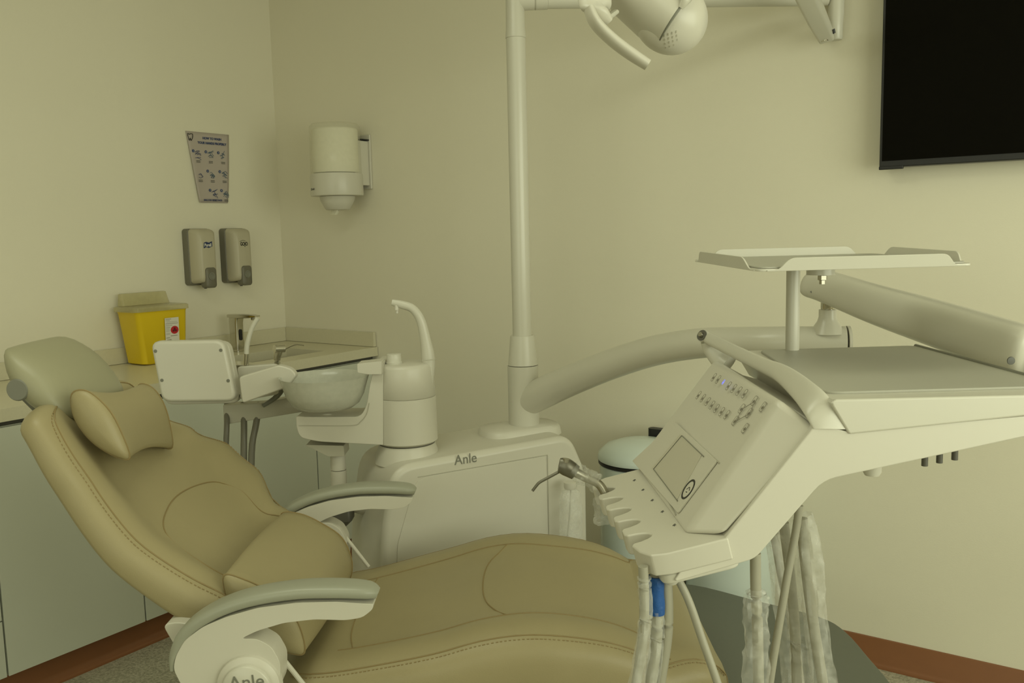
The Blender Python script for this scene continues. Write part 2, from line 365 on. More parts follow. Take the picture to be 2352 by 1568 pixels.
# ------------------------------------------------------------------ poster (curled sheet, narrow towards the bottom)
WA = lambda px, py, off=0: PL(px, py, W(off, 0, 0), EB)
PO = W(.004, .5, 1.63)
outl = [(.509, 1.936), (.28, 1.934), (.288, 1.776), (.308, 1.627), (.463, 1.624), (.476, 1.72), (.489, 1.84)]
def curl(b_, z_):   # distance of the sheet from the wall: left side rolled forward
    return .004 + .016*max(0, (b_-.40)/.1)**2*max(0, (1.94-z_)/.31)
NU, NV = 14, 14
pv = []
for j in range(NV+1):
    v_ = j/NV; z_ = 1.624+v_*.311
    L_ = .463+(.509-.463)*v_**.9 ; R_ = .308 - (.308-.28)*(v_**.7)
    for i in range(NU+1):
        b_ = L_+(R_-L_)*i/NU; pv.append(W(curl(b_, z_), b_, z_))
pf = [[j*(NU+1)+i, j*(NU+1)+i+1, (j+1)*(NU+1)+i+1, (j+1)*(NU+1)+i] for j in range(NV) for i in range(NU)]
t = thing('poster', 'curled paper hand-washing poster taped to the left wall above the dispensers', 'poster', PO)
sh = mk('sheet', (pv, pf), PAPER, t); s_ = sh.modifiers.new('solid', 'SOLIDIFY'); s_.thickness = .0008
def PM(b_, z_): return frame(W(curl(b_, z_)+.0018, b_, z_), EA, (0, 0, 1), EB)
text('HOW TO WASH', .0145, PM(.425, 1.905), INKB, t, sx=.93, name='title', bold=.0004)
text('YOUR HANDS PROPERLY', .0145, PM(.452, 1.884), INKB, t, sx=.93, name='title', bold=.0004)
text('SING FOR 20 SECONDS', .0105, PM(.440, 1.632), INKB, t, sx=.9, name='caption', bold=.0002)
def flat(pts, b_, z_, r=.0011): return T(tube([(x, y, 0) for x, y in pts], r, 6, 5), PM(b_, z_))
mk('tooth_logo', flat([(.004, .030), (.012, .026), (.018, .029), (.028, .028), (.028, .016), (.022, .002), (.018, .001), (.015, .010), (.012, .001), (.008, .002), (.005, .015), (.003, .024), (.004, .030)], .506, 1.895, .0014), BLK, t)
random.seed(3)
cells = [(.480, 1.85), (.412, 1.85), (.345, 1.85), (.475, 1.765), (.408, 1.765), (.343, 1.765), (.402, 1.68), (.340, 1.68)]
nums = ['1', '2', '3', '4', '5', '6', '7', '8']
for i, (b_, z_) in enumerate(cells):
    if i != 3:
        k = mk('step_dot', T(lathe([(.0065, 0), (.0065, .0006)], 18), PM(b_, z_)), INKB, t)
        text(nums[i], .008, frame(W(curl(b_, z_)+.0026, b_+.002, z_-.003), EA, (0, 0, 1), EB), LABW, k, ext=.0002)
    lines = []
    for q in range(7 if i != 3 else 3):
        x0 = random.uniform(.008, .020); y0 = random.uniform(-.03, -.002); x1 = random.uniform(.026, .042); y1 = y0+random.uniform(-.014, .012)
        lines.append(flat([(x0, y0), ((x0+x1)/2, y0+random.uniform(-.003, .009)), (x1, y1)], b_, z_, .0009))
    mk('hand_drawing', J(*lines), INKL if i % 3 else INKB, t)
    mk('step_caption', J(*[T(box(.013, .034, y, y+.0025, 0, .0004), PM(b_, z_)) for y in (-.043, -.049)]), INKG, t)

# ------------------------------------------------------------------ paper towel dispenser on the back wall
tc = PL(772, 385, W(0, .135, 0), EA); ta = (tc-CO).dot(EB)
t = thing('paper_towel_dispenser', 'white centre-feed paper towel dispenser on the back wall', 'dispenser', W(ta, .13, 1.6))
tw = frame(W(ta, .135, 1.56), EB, EA, (0, 0, 1))
z0 = PL(772, 450, W(0, .135, 0), EA).z - 1.56
mk('roll', T(lathe([(.02, z0+.10), (.098, z0+.10), (.1, z0+.105), (.1, z0+.285), (.095, z0+.29), (.02, z0+.29)], 48), tw), TISSUE, t)
mk('clear_cover', T(lathe([(.112, z0+.09), (.109, z0+.30), (.10, z0+.31), (.0, z0+.312)], 48, caps=False), tw), WINDG, t, sm=50)
bd = mk('collar', T(lathe([(.09, z0-.002), (.114, z0), (.116, z0+.006), (.115, z0+.085), (.113, z0+.095), (.10, z0+.096)], 48), tw), PLAS, t, sm=50)
mk('funnel', T(lathe([(.078, z0-.003), (.075, z0-.02), (.055, z0-.058), (.048, z0-.062), (.03, z0-.062)], 40), tw), PLAS, t, sm=50)
mk('towel_tail', T(loft([[(-.02+x*.018+dx, y*.008, z) for x, y in rrect(-1, 1, -1, 1, .5, 3)] for z, dx in ((z0-.06, 0), (z0-.072, .002), (z0-.082, -.008))]), tw), TISSUE, t)
mk('logo_dot', T(T(lathe([(.006, 0), (.006, .001)], 16), frame((-.05, -.1035, z0+.028), (.91, -.41, 0), (0, 0, 1), (-.41, -.91, 0))), tw), INKG, t)
text('tork', .014, lambda v: tw(frame((-.041, -.1085, z0+.024), (.93, -.36, 0), (0, 0, 1), (-.36, -.93, 0))(v)), INKG, t)
mk('wall_bracket', J(wbox(ta-.09, ta+.09, .001, .012, 1.56+z0+.03, 1.56+z0+.27), wbox(ta+.075, ta+.082, .012, .10, 1.56+z0+.045, 1.56+z0+.24)), PLAS, t, bev=.003)
mk('bracket_lip', wbox(ta+.05, ta+.088, .012, .06, 1.56+z0+.242, 1.56+z0+.247), BLK, t)

# ------------------------------------------------------------------ television
t = thing('television', 'large black flat screen mounted on the back wall', 'television', W(3.42, .04, 1.626))
mk('tv_frame', wbox(2.806, 4.04, .03, .078, 1.626, 2.33), BLK, t, bev=.003)
mk('screen', wbox(2.814, 4.032, .0785, .080, 1.645, 2.322), SCRN, t)
mk('wall_mount', wbox(3.2, 3.6, .001, .03, 1.8, 2.15), DGRY, t)
mk('corner_lip', wbox(2.806, 2.875, .07, .083, 1.619, 1.629), BLK, t, bev=.002)

# ------------------------------------------------------------------ waste bins
def wbin(x, y, lab):
    t = thing('waste_bin', lab, 'bin', (x, y, 0), 'round pedal bins along the back wall')
    mk('bin_base', lathe([(.142, .001), (.150, .004), (.150, .03), (.146, .035)], 48, (x, y, 0)), BLK, t)
    mk('bin_drum', lathe([(.146, .036), (.147, .04), (.147, .640), (.144, .642)], 64, (x, y, 0)), BINW, t, sm=50)
    mk('rim', lathe([(.148, .643), (.152, .645), (.152, .655), (.148, .657)], 64, (x, y, 0)), BLK, t)
    mk('lid', lathe([(.153, .658), (.155, .664), (.150, .682), (.125, .705), (.085, .719), (.04, .725), (0.001, .727)], 64, (x, y, 0), caps=False), BINW, t, sm=60)
    h = Vector((x, y, 0))
    fr = frame(h, EB, EA, (0, 0, 1))
    mk('hinge', T(loft([[(u, v, z) for u, v in rrect(-.04, .04, .125, .158, .012)] for z in (.69, .732, .737)]), fr), BLK, t)
    mk('pedal', T(loft([[(u, v, z) for u, v in rrect(-.035, .035, -.185, -.14, .015)] for z in (.012, .022)]), fr), BLK, t)
wbin(.447, 3.09, 'white pedal bin whose domed lid shows left of the delivery table')
wbin(.722, 2.93, 'white pedal bin seen as a bare drum below the delivery table')

# ------------------------------------------------------------------ low dark grey table
zt = .34
ed = [Zp(px, py, zt) for px, py in ((1590, 1342), (1740, 1379), (1880, 1415), (1941, 1449), (2000, 1515), (2045, 1568))]
pl_ = [(p.x, p.y) for p in ed] + [(.89, 1.88), (.79, 1.72), (.56, 1.70), (.40, 1.84), (.36, 2.2), (.36, 2.62), (.42, 2.72)]
pl_ = crc(pl_, 4)
t = thing('low_table', 'low dark grey table with rounded corner behind the foot of the chair', 'table', (.62, 2.3, 0))
mk('tabletop', prism(pl_, zt-.022, zt, lambda u, v, w_: (u, v, w_)), TABT, t, bev=.003)
mk('edge_band', prism([(x*1.0, y*1.0) for x, y in [((p[0]-.62)*1.004+.62, (p[1]-2.3)*1.004+2.3) for p in pl_]], zt-.018, zt-.004, lambda u, v, w_: (u, v, w_)), LGRY, t)
mk('pedestal', J(lathe([(.14, .001), (.14, .012), (.03, .03), (.03, zt-.022)], 32, (.66, 2.30, 0))), DSTL, t)

# ------------------------------------------------------------------ dental chair
YC = 2.0
chair = thing('dental_chair', 'beige leather dental chair with reclined back and white curved armrests', 'chair', (-.05, YC, 0))
class Pad:
    def __init__(s, spine, hw, th, rim=0, n=60, e=.06, k=.35, pl=.42, pv=.55, yc=YC, rq=(.5, .82)):
        s.sp = cr(spine, 10); L = [0]
        for a, b in zip(s.sp, s.sp[1:]): L.append(L[-1]+math.dist(a, b))
        s.L = L; s.hw = hw; s.th = th; s.rim = rim; s.e = e; s.k = k; s.pl = pl; s.pv = pv; s.yc = yc; s.n = n; s.rq = rq; s.far = None
    def at(s, t):
        d = t*s.L[-1]; i = 0
        while i < len(s.L)-2 and s.L[i+1] < d: i += 1
        q = (d-s.L[i])/(s.L[i+1]-s.L[i]); a, b = s.sp[i], s.sp[i+1]
        def tg(j): a_, b_ = s.sp[max(j-1, 0)], s.sp[min(j+1, len(s.sp)-1)]; v = Vector((b_[0]-a_[0], b_[1]-a_[1])); return v.normalized()
        tn = (tg(i)*(1-q)+tg(i+1)*q).normalized()
        return Vector((a[0]+(b[0]-a[0])*q, a[1]+(b[1]-a[1])*q)), Vector((-tn.y, tn.x))
    def fn(s, tab, t):
        if not isinstance(tab, (list, tuple)): return tab
        for (t0, v0), (t1, v1) in zip(tab, tab[1:]):
            if t <= t1:
                q = max(0, (t-t0)/(t1-t0)); q = q*q*(3-2*q); return v0+(v1-v0)*q
        return tab[-1][1]
    def g(s, t):
        x = min(t, 1-t)/s.e; return 1 if x >= 1 else math.sqrt(max(0, 1-(1-x)**2))
    def rimf(s, q, t):
        a, b = s.rq; x = max(0, min(1, (abs(q)-a)/(b-a))); return x*x*(3-2*x)*s.fn(s.rim, t)
    def pt(s, t, ph):
        P_, n = s.at(t); g = s.g(t); c, s_ = math.cos(ph), math.sin(ph)
        w = s.fn(s.far if (s.far and c > 0) else s.hw, t)*(1-(1-g)*s.k); q = math.copysign(abs(c)**s.pl, c)
        h = s.fn(s.th, t)/2*max(g, .02)*math.copysign(abs(s_)**s.pv, s_)
        if s_ > 0: h += s.rimf(q, t)*g*s_**.5
        return Vector((P_.x+n.x*h, s.yc+w*q, P_.y+n.y*h))
    def top(s, t, q, off=.0):
        c = abs(q)**(1/s.pl)*(1 if q > 0 else -1); ph = math.acos(max(-1, min(1, c)))
        P_, n = s.at(t); p = s.pt(t, ph); return p + Vector((n.x, 0, n.y))*off
    def mesh(s, m=48):
        rings = []; N = s.n
        ts = [0.0005]+[s.e*(1-math.cos(PI/2*k/6)) for k in range(1, 6)]+[s.e+(1-2*s.e)*k/N for k in range(N+1)]
        ts += [1-x for x in [s.e*(1-math.cos(PI/2*k/6)) for k in range(5, 0, -1)]]+[.9995]
        for t in ts: rings.append([s.pt(t, 2*PI*(k+.5)/m) for k in range(m)])
        return loft(rings)
def seam(pad, tq, par, r=.0016, name='seam', material=None, n=8, off=.0004):
    pts = cr(tq, n); return mk(name, tube([pad.top(t_, q_, off) for t_, q_ in pts], r, 6), material or SEAM, par)
def stitches(pad, tq, par, step=.009, n=14):
    pts = [pad.top(t_, q_, .0004) for t_, q_ in cr(tq, n)]; gs = []; acc = 0; last = pts[0]
    dense = []
    for a, b in zip(pts, pts[1:]):
        k = max(1, int((b-a).length/.0015)); dense += [a+(b-a)*i/k for i in range(k)]
    d = 0; st = None
    for a, b in zip(dense, dense[1:]):
        d += (b-a).length
        ph = d % step
        if ph < step*.55:
            if st is None: st = a
        elif st is not None:
            gs.append(tube([st, a], .0011, 5)); st = None
    return mk('stitching', J(*gs), SEAM, par)
# backrest: spine from waist (t=0) to shoulder (t=1)
nb = [(515, 1375), (460, 1347), (400, 1308), (330, 1255), (270, 1197), (215, 1135), (165, 1065), (120, 998), (92, 958)]
rim = [P(px, py, 1.745) for px, py in nb]
TB = .052
bs = []
for i, p in enumerate(rim):
    a = rim[max(i-1, 0)]; b = rim[min(i+1, len(rim)-1)]; tn = Vector((b.x-a.x, b.z-a.z)).normalized(); n_ = Vector((tn.y, -tn.x))
    if n_.y < 0: n_ = -n_
    bs.append((p.x-n_.x*(TB/2+.022), p.z-n_.y*(TB/2+.022)))
d0 = Vector(bs[0])-Vector(bs[1]); bs.insert(0, tuple(Vector(bs[0])+d0.normalized()*.10))
d1 = Vector(bs[-1])-Vector(bs[-3]); bs.append(tuple(Vector(bs[-1])+d1.normalized()*.032))
bs = bs[::-1]   # head -> waist so that the normal points up/right
back = Pad(bs, [(0, .285), (.25, .305), (.55, .335), (1, .33)], [(0, .055), (.5, .062), (1, .08)], [(0, .014), (.3, .026), (.8, .034), (1, .02)], e=.06, k=.38, yc=2.045)
back.far = [(0, .17), (.2, .20), (.32, .32), (.46, .44), (.60, .44), (.8, .28), (1, .25)]
pc, nc = back.at(.5)
if nc.y < 0:
    bs = bs[::-1]
bk = mk('backrest', back.mesh(), LEA, chair, sm=80)
for s_ in (-1, 1):
    seam(back, [(.015, s_*.62), (.05, s_*.80), (.12, s_*.87), (.3, s_*.89), (.6, s_*.90), (.97, s_*.90)], bk, .0015)
    stitches(back, [(.02, s_*.66), (.055, s_*.84), (.12, s_*.905), (.3, s_*.925), (.6, s_*.93), (.97, s_*.93)], bk)
seam(back, [(.86, -.72), (.75, -.62), (.62, -.56), (.54, -.46), (.50, -.25), (.485, 0), (.50, .25), (.54, .46), (.62, .56), (.75, .62), (.86, .72)], bk, .0015, 'lumbar_seam')
# thin shell under the backrest
sh_ = Pad([(x+.0, z) for x, z in bs], [(0, .17), (.3, .225), (1, .25)], .02, 0, e=.05)
def offs(pad, o):
    out = []
    for k in range(0, 13):
        t_ = .55+.42*k/12; p, n = pad.at(t_); hh = pad.fn(pad.th, t_)/2; out.append((p.x-n.x*(hh+o), p.y-n.y*(hh+o)))
    return out
mk('back_shell', Pad(offs(back, .010), .26, .020, 0, e=.05, n=30, yc=2.045).mesh(32), PLAS, chair, sm=80)
# seat
ns = [(600, 1533), (660, 1533), (760, 1528), (880, 1508), (1000, 1482), (1100, 1455), (1200, 1441), (1300, 1443), (1400, 1455), (1480, 1478), (1560, 1512), (1625, 1555)]
TS = .13
ss = []
rim = [P(px, py, 1.745) for px, py in ns]
for i, p in enumerate(rim):
    a = rim[max(i-1, 0)]; b = rim[min(i+1, len(rim)-1)]; tn = Vector((b.x-a.x, b.z-a.z)).normalized(); n_ = Vector((-tn.y, tn.x))
    ss.append((p.x-n_.x*(TS/2+.016), p.z-n_.y*(TS/2+.016)))
ss = ss[:-1]+[(.366, .512), (.410, .472), (.438, .425)]
seat = Pad(ss, [(0, .31), (.4, .345), (.8, .338), (1, .27)], [(0, .12), (.5, .14), (.85, .12), (1, .09)], [(0, .010), (.3, .022), (.7, .02), (1, .004)], e=.10, k=.55, n=70, yc=2.045)
st = mk('seat', seat.mesh(), LEA, chair, sm=80)
for s_ in (-1, 1):
    seam(seat, [(.05, s_*.90), (.3, s_*.905), (.55, s_*.905), (.8, s_*.90), (.93, s_*.86)], st, .0014)
    stitches(seat, [(.05, s_*.925), (.3, s_*.93), (.55, s_*.93), (.8, s_*.925), (.93, s_*.89)], st)
    seam(seat, [(.14, s_*.62), (.3, s_*.63), (.48, s_*.64), (.6, s_*.62), (.72, s_*.66), (.80, s_*.74), (.84, s_*.86)], st, .0015, 'bolster_seam')
seam(seat, [(.175, -.62), (.155, -.35), (.15, 0), (.155, .35), (.17, .62)], st, .0015, 'hip_seam')
seam(seat, [(.505, -.64), (.465, -.35), (.455, 0), (.465, .35), (.505, .64)], st, .0016, 'knee_seam')
mk('foot_piping', tube([seat.top(.955, q/10, .0) for q in range(-9, 10)], .0022, 6), SEAM, st)
# headrest
hs = [P(20, 822, 1.86), P(60, 868, 1.86), P(110, 917, 1.86), P(150, 948, 1.86)]
hs2 = [(p.x-.001, p.z-.006) for p in hs]
d0 = (Vector(hs2[0])-Vector(hs2[-1])).normalized()
hs2 = [tuple(Vector(hs2[0])+d0*.03)]+hs2+[tuple(Vector(hs2[-1])-d0*.02)]
head = Pad(hs2, .158, [(0, .075), (.5, .10), (1, .085)], 0, e=.42, k=.36, pl=.70, pv=.80, n=20)
hd = mk('headrest', head.mesh(), HLEA, chair, sm=80)
p0 = P(50, 892, 1.86); p1 = P(118, 940, 1.93)
mk('headrest_knob', T(lathe([(.001, -.02), (.021, -.02), (.0235, -.016), (.0235, .02), (.02, .024), (.001, .024)], 28), frame(p0, (1, 0, 0), (0, 0, 1), (0, 1, 0))), MGRY, chair)
mk('headrest_bar', loft([[Vector(p)+Vector((dx, dy, dz)) for dx, dy, dz in ((-.013, -.022, -.010), (.013, -.022, .010), (.013, .022, .010), (-.013, .022, -.010))] for p in (P(62, 892, 1.93), P(100, 930, 1.93), P(140, 970, 1.95), P(175, 1005, 2.0))]), MGRY, chair, bev=.003)
mk('headrest_bracket', loft([[Vector(p)+Vector((dx, dy, dz)) for dx, dy, dz in ((-.018, -.04, -.010), (.018, -.04, .012), (.018, .04, .012), (-.018, .04, -.010))] for p in (P(150, 962, 1.97), P(190, 1000, 1.97))]), BLK, chair, bev=.003)
# armrests
ARMY = 1.655
def armrest(dy, far):
    Q = lambda px, py, Y=ARMY: P(px, py, Y)+Vector((0, dy, 0))
    path = [(404, 1528), (408, 1495), (428, 1452), (470, 1415), (530, 1385), (600, 1365), (690, 1352), (780, 1350), (845, 1354), (868, 1362)]
    rr = [(.024, .006), (.028, .010), (.031, .0125), (.032, .013), (.032, .013), (.032, .013), (.032, .013), (.032, .013), (.028, .012), (.016, .008)]
    pts = [Q(*p) for p in path]
    # cross direction is Y (side), up follows the curve
    a = cr([tuple(p)+r for p, r in zip(pts, rr)], 6); rings = []
    for i, q in enumerate(a):
        p = Vector(q[:3]); tn = (Vector(a[min(i+1, len(a)-1)][:3])-Vector(a[max(i-1, 0)][:3])).normalized(); nn = Vector((-tn.z, 0, tn.x))
        if nn.z < 0: nn = -nn
        if i < 8 and nn.x > 0: nn = -nn
        rings.append([p+Vector((0, 1, 0))*q[3]*math.copysign(abs(math.cos(2*PI*k/20))**.6, math.cos(2*PI*k/20))+nn*q[4]*math.copysign(abs(math.sin(2*PI*k/20))**.7, math.sin(2*PI*k/20)) for k in range(20)])
    pad = mk('armrest_pad', loft(rings), PADG, chair, sm=60)
    o = [(410, 1520), (416, 1490), (436, 1455), (476, 1425), (530, 1402), (600, 1382), (690, 1370), (780, 1368), (864, 1374), (860, 1386), (838, 1404), (800, 1410), (730, 1408), (660, 1416), (600, 1434), (562, 1452), (600, 1452), (632, 1470), (652, 1505), (652, 1555), (630, 1600), (560, 1640), (490, 1600), (430, 1560)]
    pts = [Q(*p) for p in o]; poly = rpoly([(p.x, p.z) for p in pts], .01, 3)
    arm = mk('armrest', prism(poly, ARMY+dy-.028, ARMY+dy+.028), PLAS, chair, bev=.012, seg=4)
    c = Q(583, 1556); s_ = 1 if far else -1
    yy = ARMY+dy+s_*.020
    mk('pivot_hub', T(lathe([(.062, 0), (.060, .016), (.052, .021), (.049, .022)], 44), frame((c.x, yy, c.z), (1, 0, 0), (0, 0, 1), (0, s_, 0))), PLAS, chair, sm=50)
    cap = mk('hub_cap', T(lathe([(.047, .018), (.047, .028), (.044, .031), (.001, .0315)], 44), frame((c.x, yy, c.z), (1, 0, 0), (0, 0, 1), (0, s_, 0))), LGRY if 0 else PLAS2, chair, sm=50)
    if not far:
        text('Anle', .037, frame((c.x-.031, yy-.0322, c.z+.004), Vector((.985, 0, .07)), Vector((-.07, 0, .985)), (0, -1, 0)), MGRY, cap)
    # bracket to the seat frame
    q0 = Q(430, 1440); q1 = Q(640, 1560)
    hub = [(410, 1415), (465, 1420), (560, 1470), (640, 1500), (655, 1560), (600, 1620), (430, 1500), (385, 1422)]
    ph_ = [P(px, py, ARMY+.06)+Vector((0, dy, 0)) for px, py in hub]
    y0_, y1_ = (ARMY+.033, ARMY+.075) if not far else (ARMY+dy-.075, ARMY+dy-.033)
    mk('side_bracket', prism(rpoly([(p.x, p.z) for p in ph_], .02, 3), y0_, y1_), PLAS, chair, bev=.008, seg=3)
    rod = [Q(640, 1500, ARMY+.03 if not far else ARMY), Q(720, 1600, ARMY+.03 if not far else ARMY)]
    mk('link_rod', tube(rod, .005, 10), PLAS, chair)
armrest(0, False)
armrest(.69, True)
# under-frame, lift column, base plate (mostly below the picture)
mk('seat_pan', Pad([(x-.0, z-.085) for x, z in ss[1:-4]], .23, .045, 0, e=.08, n=30).mesh(32), PLAS, chair, sm=80)
mk('lift_column', loft([[(u, v, z) for u, v in rrect(-.30+i_*.0, -.02, YC-.14, YC+.14, .06)] for z, i_ in ((.08, 0), (.3, 0), (.47, 0))]), PLAS, chair, sm=50)
mk('base_plate', loft([[(u*s_-.1*(1-s_), v*s_+YC*(1-s_), z) for u, v in rrect(-.50, .28, YC-.27, YC+.27, .14)] for z, s_ in ((.001, 1), (.05, 1), (.08, .93))]), LGRY, chair, sm=50)

# ------------------------------------------------------------------ pillows
def bolster(name, lab, nearpx, farpx, Yn, Yf, mids, material, par=None, org_=None, dome=.02):
    n = len(nearpx); A = [P(px, py, Yn) for px, py in nearpx]; B = [P(px, py, Yf) for px, py in farpx]
    A = crc([tuple(p) for p in A], 5); B = crc([tuple(p) for p in B], 5); A = [Vector(p) for p in A]; B = [Vector(p) for p in B]
    ca = sum(A, Vector())/len(A); cb = sum(B, Vector())/len(B)
    t = thing(name, lab, 'cushion', tuple((ca+cb)/2))
    rings = []
    for k in range(6): s_ = .05+.95*math.sin(PI/2*k/6); y_ = -dome*math.sqrt(max(0, 1-s_*s_)); rings.append([ca+(p-ca)*s_+Vector((0, y_, 0)) for p in A])
    K = 16
    for k in range(K+1):
        u = k/K; c = ca.lerp(cb, u); f = mids(u); rings.append([c+(A[i].lerp(B[i], u)-c)*f for i in range(len(A))])
    for k in range(5, -1, -1): s_ = .05+.95*math.sin(PI/2*k/6); y_ = dome*math.sqrt(max(0, 1-s_*s_)); rings.append([cb+(p-cb)*s_+Vector((0, y_, 0)) for p in B])
    c_ = mk('cover', loft(rings), material, t, sm=70)
    for R_, cc in ((A, ca), (B, cb)):
        mk('piping', loft([[p+(p-cc).normalized()*(.0022*math.cos(2*PI*k/6)+.0004)+Vector((0, .0022*math.sin(2*PI*k/6), 0)) for k in range(6)] for p in R_+[R_[0]]], caps=False), SEAM, c_)
    return t
bolster('lumbar_cushion', 'plump beige leather lumbar cushion lying where seat meets backrest', 
        [(514, 1322), (560, 1330), (620, 1360), (668, 1405), (692, 1450), (699, 1497), (670, 1500), (610, 1478), (555, 1440), (525, 1385)],
        [(647, 1180), (690, 1180), (735, 1200), (785, 1235), (808, 1290), (800, 1335), (770, 1345), (720, 1325), (680, 1280), (655, 1230)],
        1.75, 2.20, lambda u: 1+.05*math.sin(PI*u), LEA, dome=.018)
bolster('neck_pillow', 'bone shaped beige leather neck pillow below the headrest',
        [(165, 906), (200, 898), (245, 935), (275, 985), (298, 1050), (262, 1046), (210, 1012), (172, 960)],
        [(318, 886), (345, 887), (370, 915), (388, 965), (396, 1026), (365, 1020), (335, 985), (318, 935)],
        1.83, 2.16, lambda u: 1-.16*math.sin(PI*u), LEA, dome=.022)

# ------------------------------------------------------------------ dental unit cabinet (side box with cuspidor)
K = 1.055
def Pk(px, py, Y): return P(px, py, Y*K)
BT = .817; PH = math.radians(27)
BX = Vector((math.cos(PH), math.sin(PH), 0)); BN = Vector((math.sin(PH), -math.cos(PH), 0))   # along / toward camera
BO = Vector((.037, 2.70*K, 0))
BMt = lambda v: BO + BX*v[0] + BN*v[1] + Vector((0, 0, v[2]))
unit = thing('dental_unit', 'white dental unit cabinet with dark lettering and round cuspidor tower', 'dental unit', (BO.x-.1, BO.y, 0))
prof = rpoly([(-.56, .002), (-.56, .56), (-.515, .809), (.07, .830), (.128, .70), (.128, .002)], [0, .1, .07, .05, .05, 0], 6)
bdy = mk('cabinet_body', T(prism(prof, -.13, .17, lambda u, v, w_: (u, w_, v)), BMt), PLAS, unit, bev=.02, seg=4)
mk('front_panel', T(prism(rpoly([(-.53, .03), (-.51, .58), (-.445, .768), (-.022, .776), (-.012, .03)], [.01, .02, .04, .008, .01], 4), .1695, .1725, lambda u, v, w_: (u, w_, v)), BMt), PLAS, unit, bev=.001)
mk('panel_seam', T(J(tube([(-.016, .1712, .03), (-.016, .1712, .778)], .0012, 6), tube([(-.44, .1712, .770), (-.016, .1712, .778)], .0009, 6)), BMt), LGRY, unit)
text('Anle', .042, frame(BMt((-.325, .1708, .789)), BX, (0, 0, 1), BN), MGRY, unit, sx=.92)
mk('post_plinth', T(loft([[(u*s_, v*s_, z) for u, v in rrect(-.155, .105, -.07, .085, .06)] for z, s_ in ((.812, 1.04), (.836, 1), (.844, .93))]), BMt), PLAS, unit, sm=50)
tcen = BO+BX*(-.385)+BN*(.012); tx, ty = Pk(932, 930, 2.49).x, Pk(932, 930, 2.49).y; ty0 = 2.49
TC = (tx, ty, 0)
zb = Pk(932, 1029, ty0-.086).z
zt2 = Pk(932, 832, ty0).z; zm = Pk(932, 921, ty0-.086).z
mk('swivel_base', lathe([(.098, BT-.03), (.090, BT+.004), (.083, zb-.004)], 48, TC), PLAS, unit)
mk('swivel_ring', lathe([(.083, zb-.0035), (.083, zb)], 48, TC), DGRY, unit)
mk('tower', lathe([(.084, zb), (.0915, zb+.006), (.0915, zb+.012), (.090, zm-.001), (.0885, zm)], 64, TC), PLAS, unit, sm=50)
mk('tower_top', lathe([(.0885, zm+.001), (.0895, zm+.002), (.085, zt2-.012), (.081, zt2-.003), (.072, zt2), (.001, zt2+.001)], 64, TC), PLAS, unit, sm=50)
mk('bottle_cap', lathe([(.024, zt2), (.024, zt2+.005), (.0215, zt2+.007), (.021, zt2+.028), (.018, zt2+.030), (.001, zt2+.030)], 32, (Pk(905, 828, ty0-.02).x, ty-.02, 0)), PLAS2, unit, sm=50)
sp = [Pk(984, 900, ty0-.02), Pk(984, 830, ty0-.01), Pk(977, 780, ty0-.01), Pk(966, 735, ty0-.01), Pk(948, 709, ty0-.01), Pk(925, 700, ty0-.01), Pk(900, 694, ty0-.01)]
mk('spout', tube(sp, [(.012, .012), (.020, .019), (.016, .015), (.0135, .013), (.0125, .012), (.012, .009), (.009, .0055)], 20, 6, up=(0, 1, 0)), PLAS2, unit, sm=60)
mk('spout_seam', tube([Pk(969, 828, ty0-.034), Pk(1003, 825, ty0-.03)], .0009, 6), LGRY, unit)
mk('nozzle', J(cyl(Pk(911, 700, ty0-.01), Pk(911, 712, ty0-.01), .0065, 16), cyl(Pk(912, 712, ty0-.01), Pk(912, 719, ty0-.01), .0038, 16)), PLAS, unit)
# cuspidor bowl and its carrier
bc = Pk(745, 866, 2.44); bx, by = bc.x, bc.y; bz = bc.z
mk('bowl', lathe([(.129, bz+.004), (.1275, bz), (.121, bz-.02), (.112, bz-.05), (.098, bz-.075), (.08, bz-.088), (.04, bz-.093), (.012, bz-.094), (.012, bz-.090), (.04, bz-.089), (.078, bz-.083), (.094, bz-.070), (.108, bz-.047), (.117, bz-.018), (.1245, bz+.001), (.129, bz+.004)], 64, (bx, by, 0), caps=False), TINT, unit, sm=60)
ux = [(680, 955), (700, 957), (820, 957), (832, 950), (842, 930), (850, 880), (862, 832), (880, 832), (880, 1022), (730, 1014), (690, 1005), (681, 985)]
pp = [Pk(px, py, 2.42) for px, py in ux]
mk('bowl_carrier', prism(rpoly([(p.x, p.z) for p in pp], [.006, .01, .02, .02, .02, .01, .005, 0, 0, .02, .03, .02], 4), 2.553, 2.69), PLAS, unit, bev=.014, seg=4)
mk('carrier_seam', tube([Pk(px, py, 2.4185) for px, py in ((686, 977), (806, 977), (828, 968), (842, 950), (848, 925))], .0008, 6, 4), LGRY, unit)
pp = [Pk(px, py, 2.43) for px, py in ((824, 832), (880, 826), (880, 856), (848, 856), (825, 852))]
mk('rim_clip', prism(rpoly([(p.x, p.z) for p in pp], .003, 3), 2.535, 2.60), PLAS, unit, bev=.004)
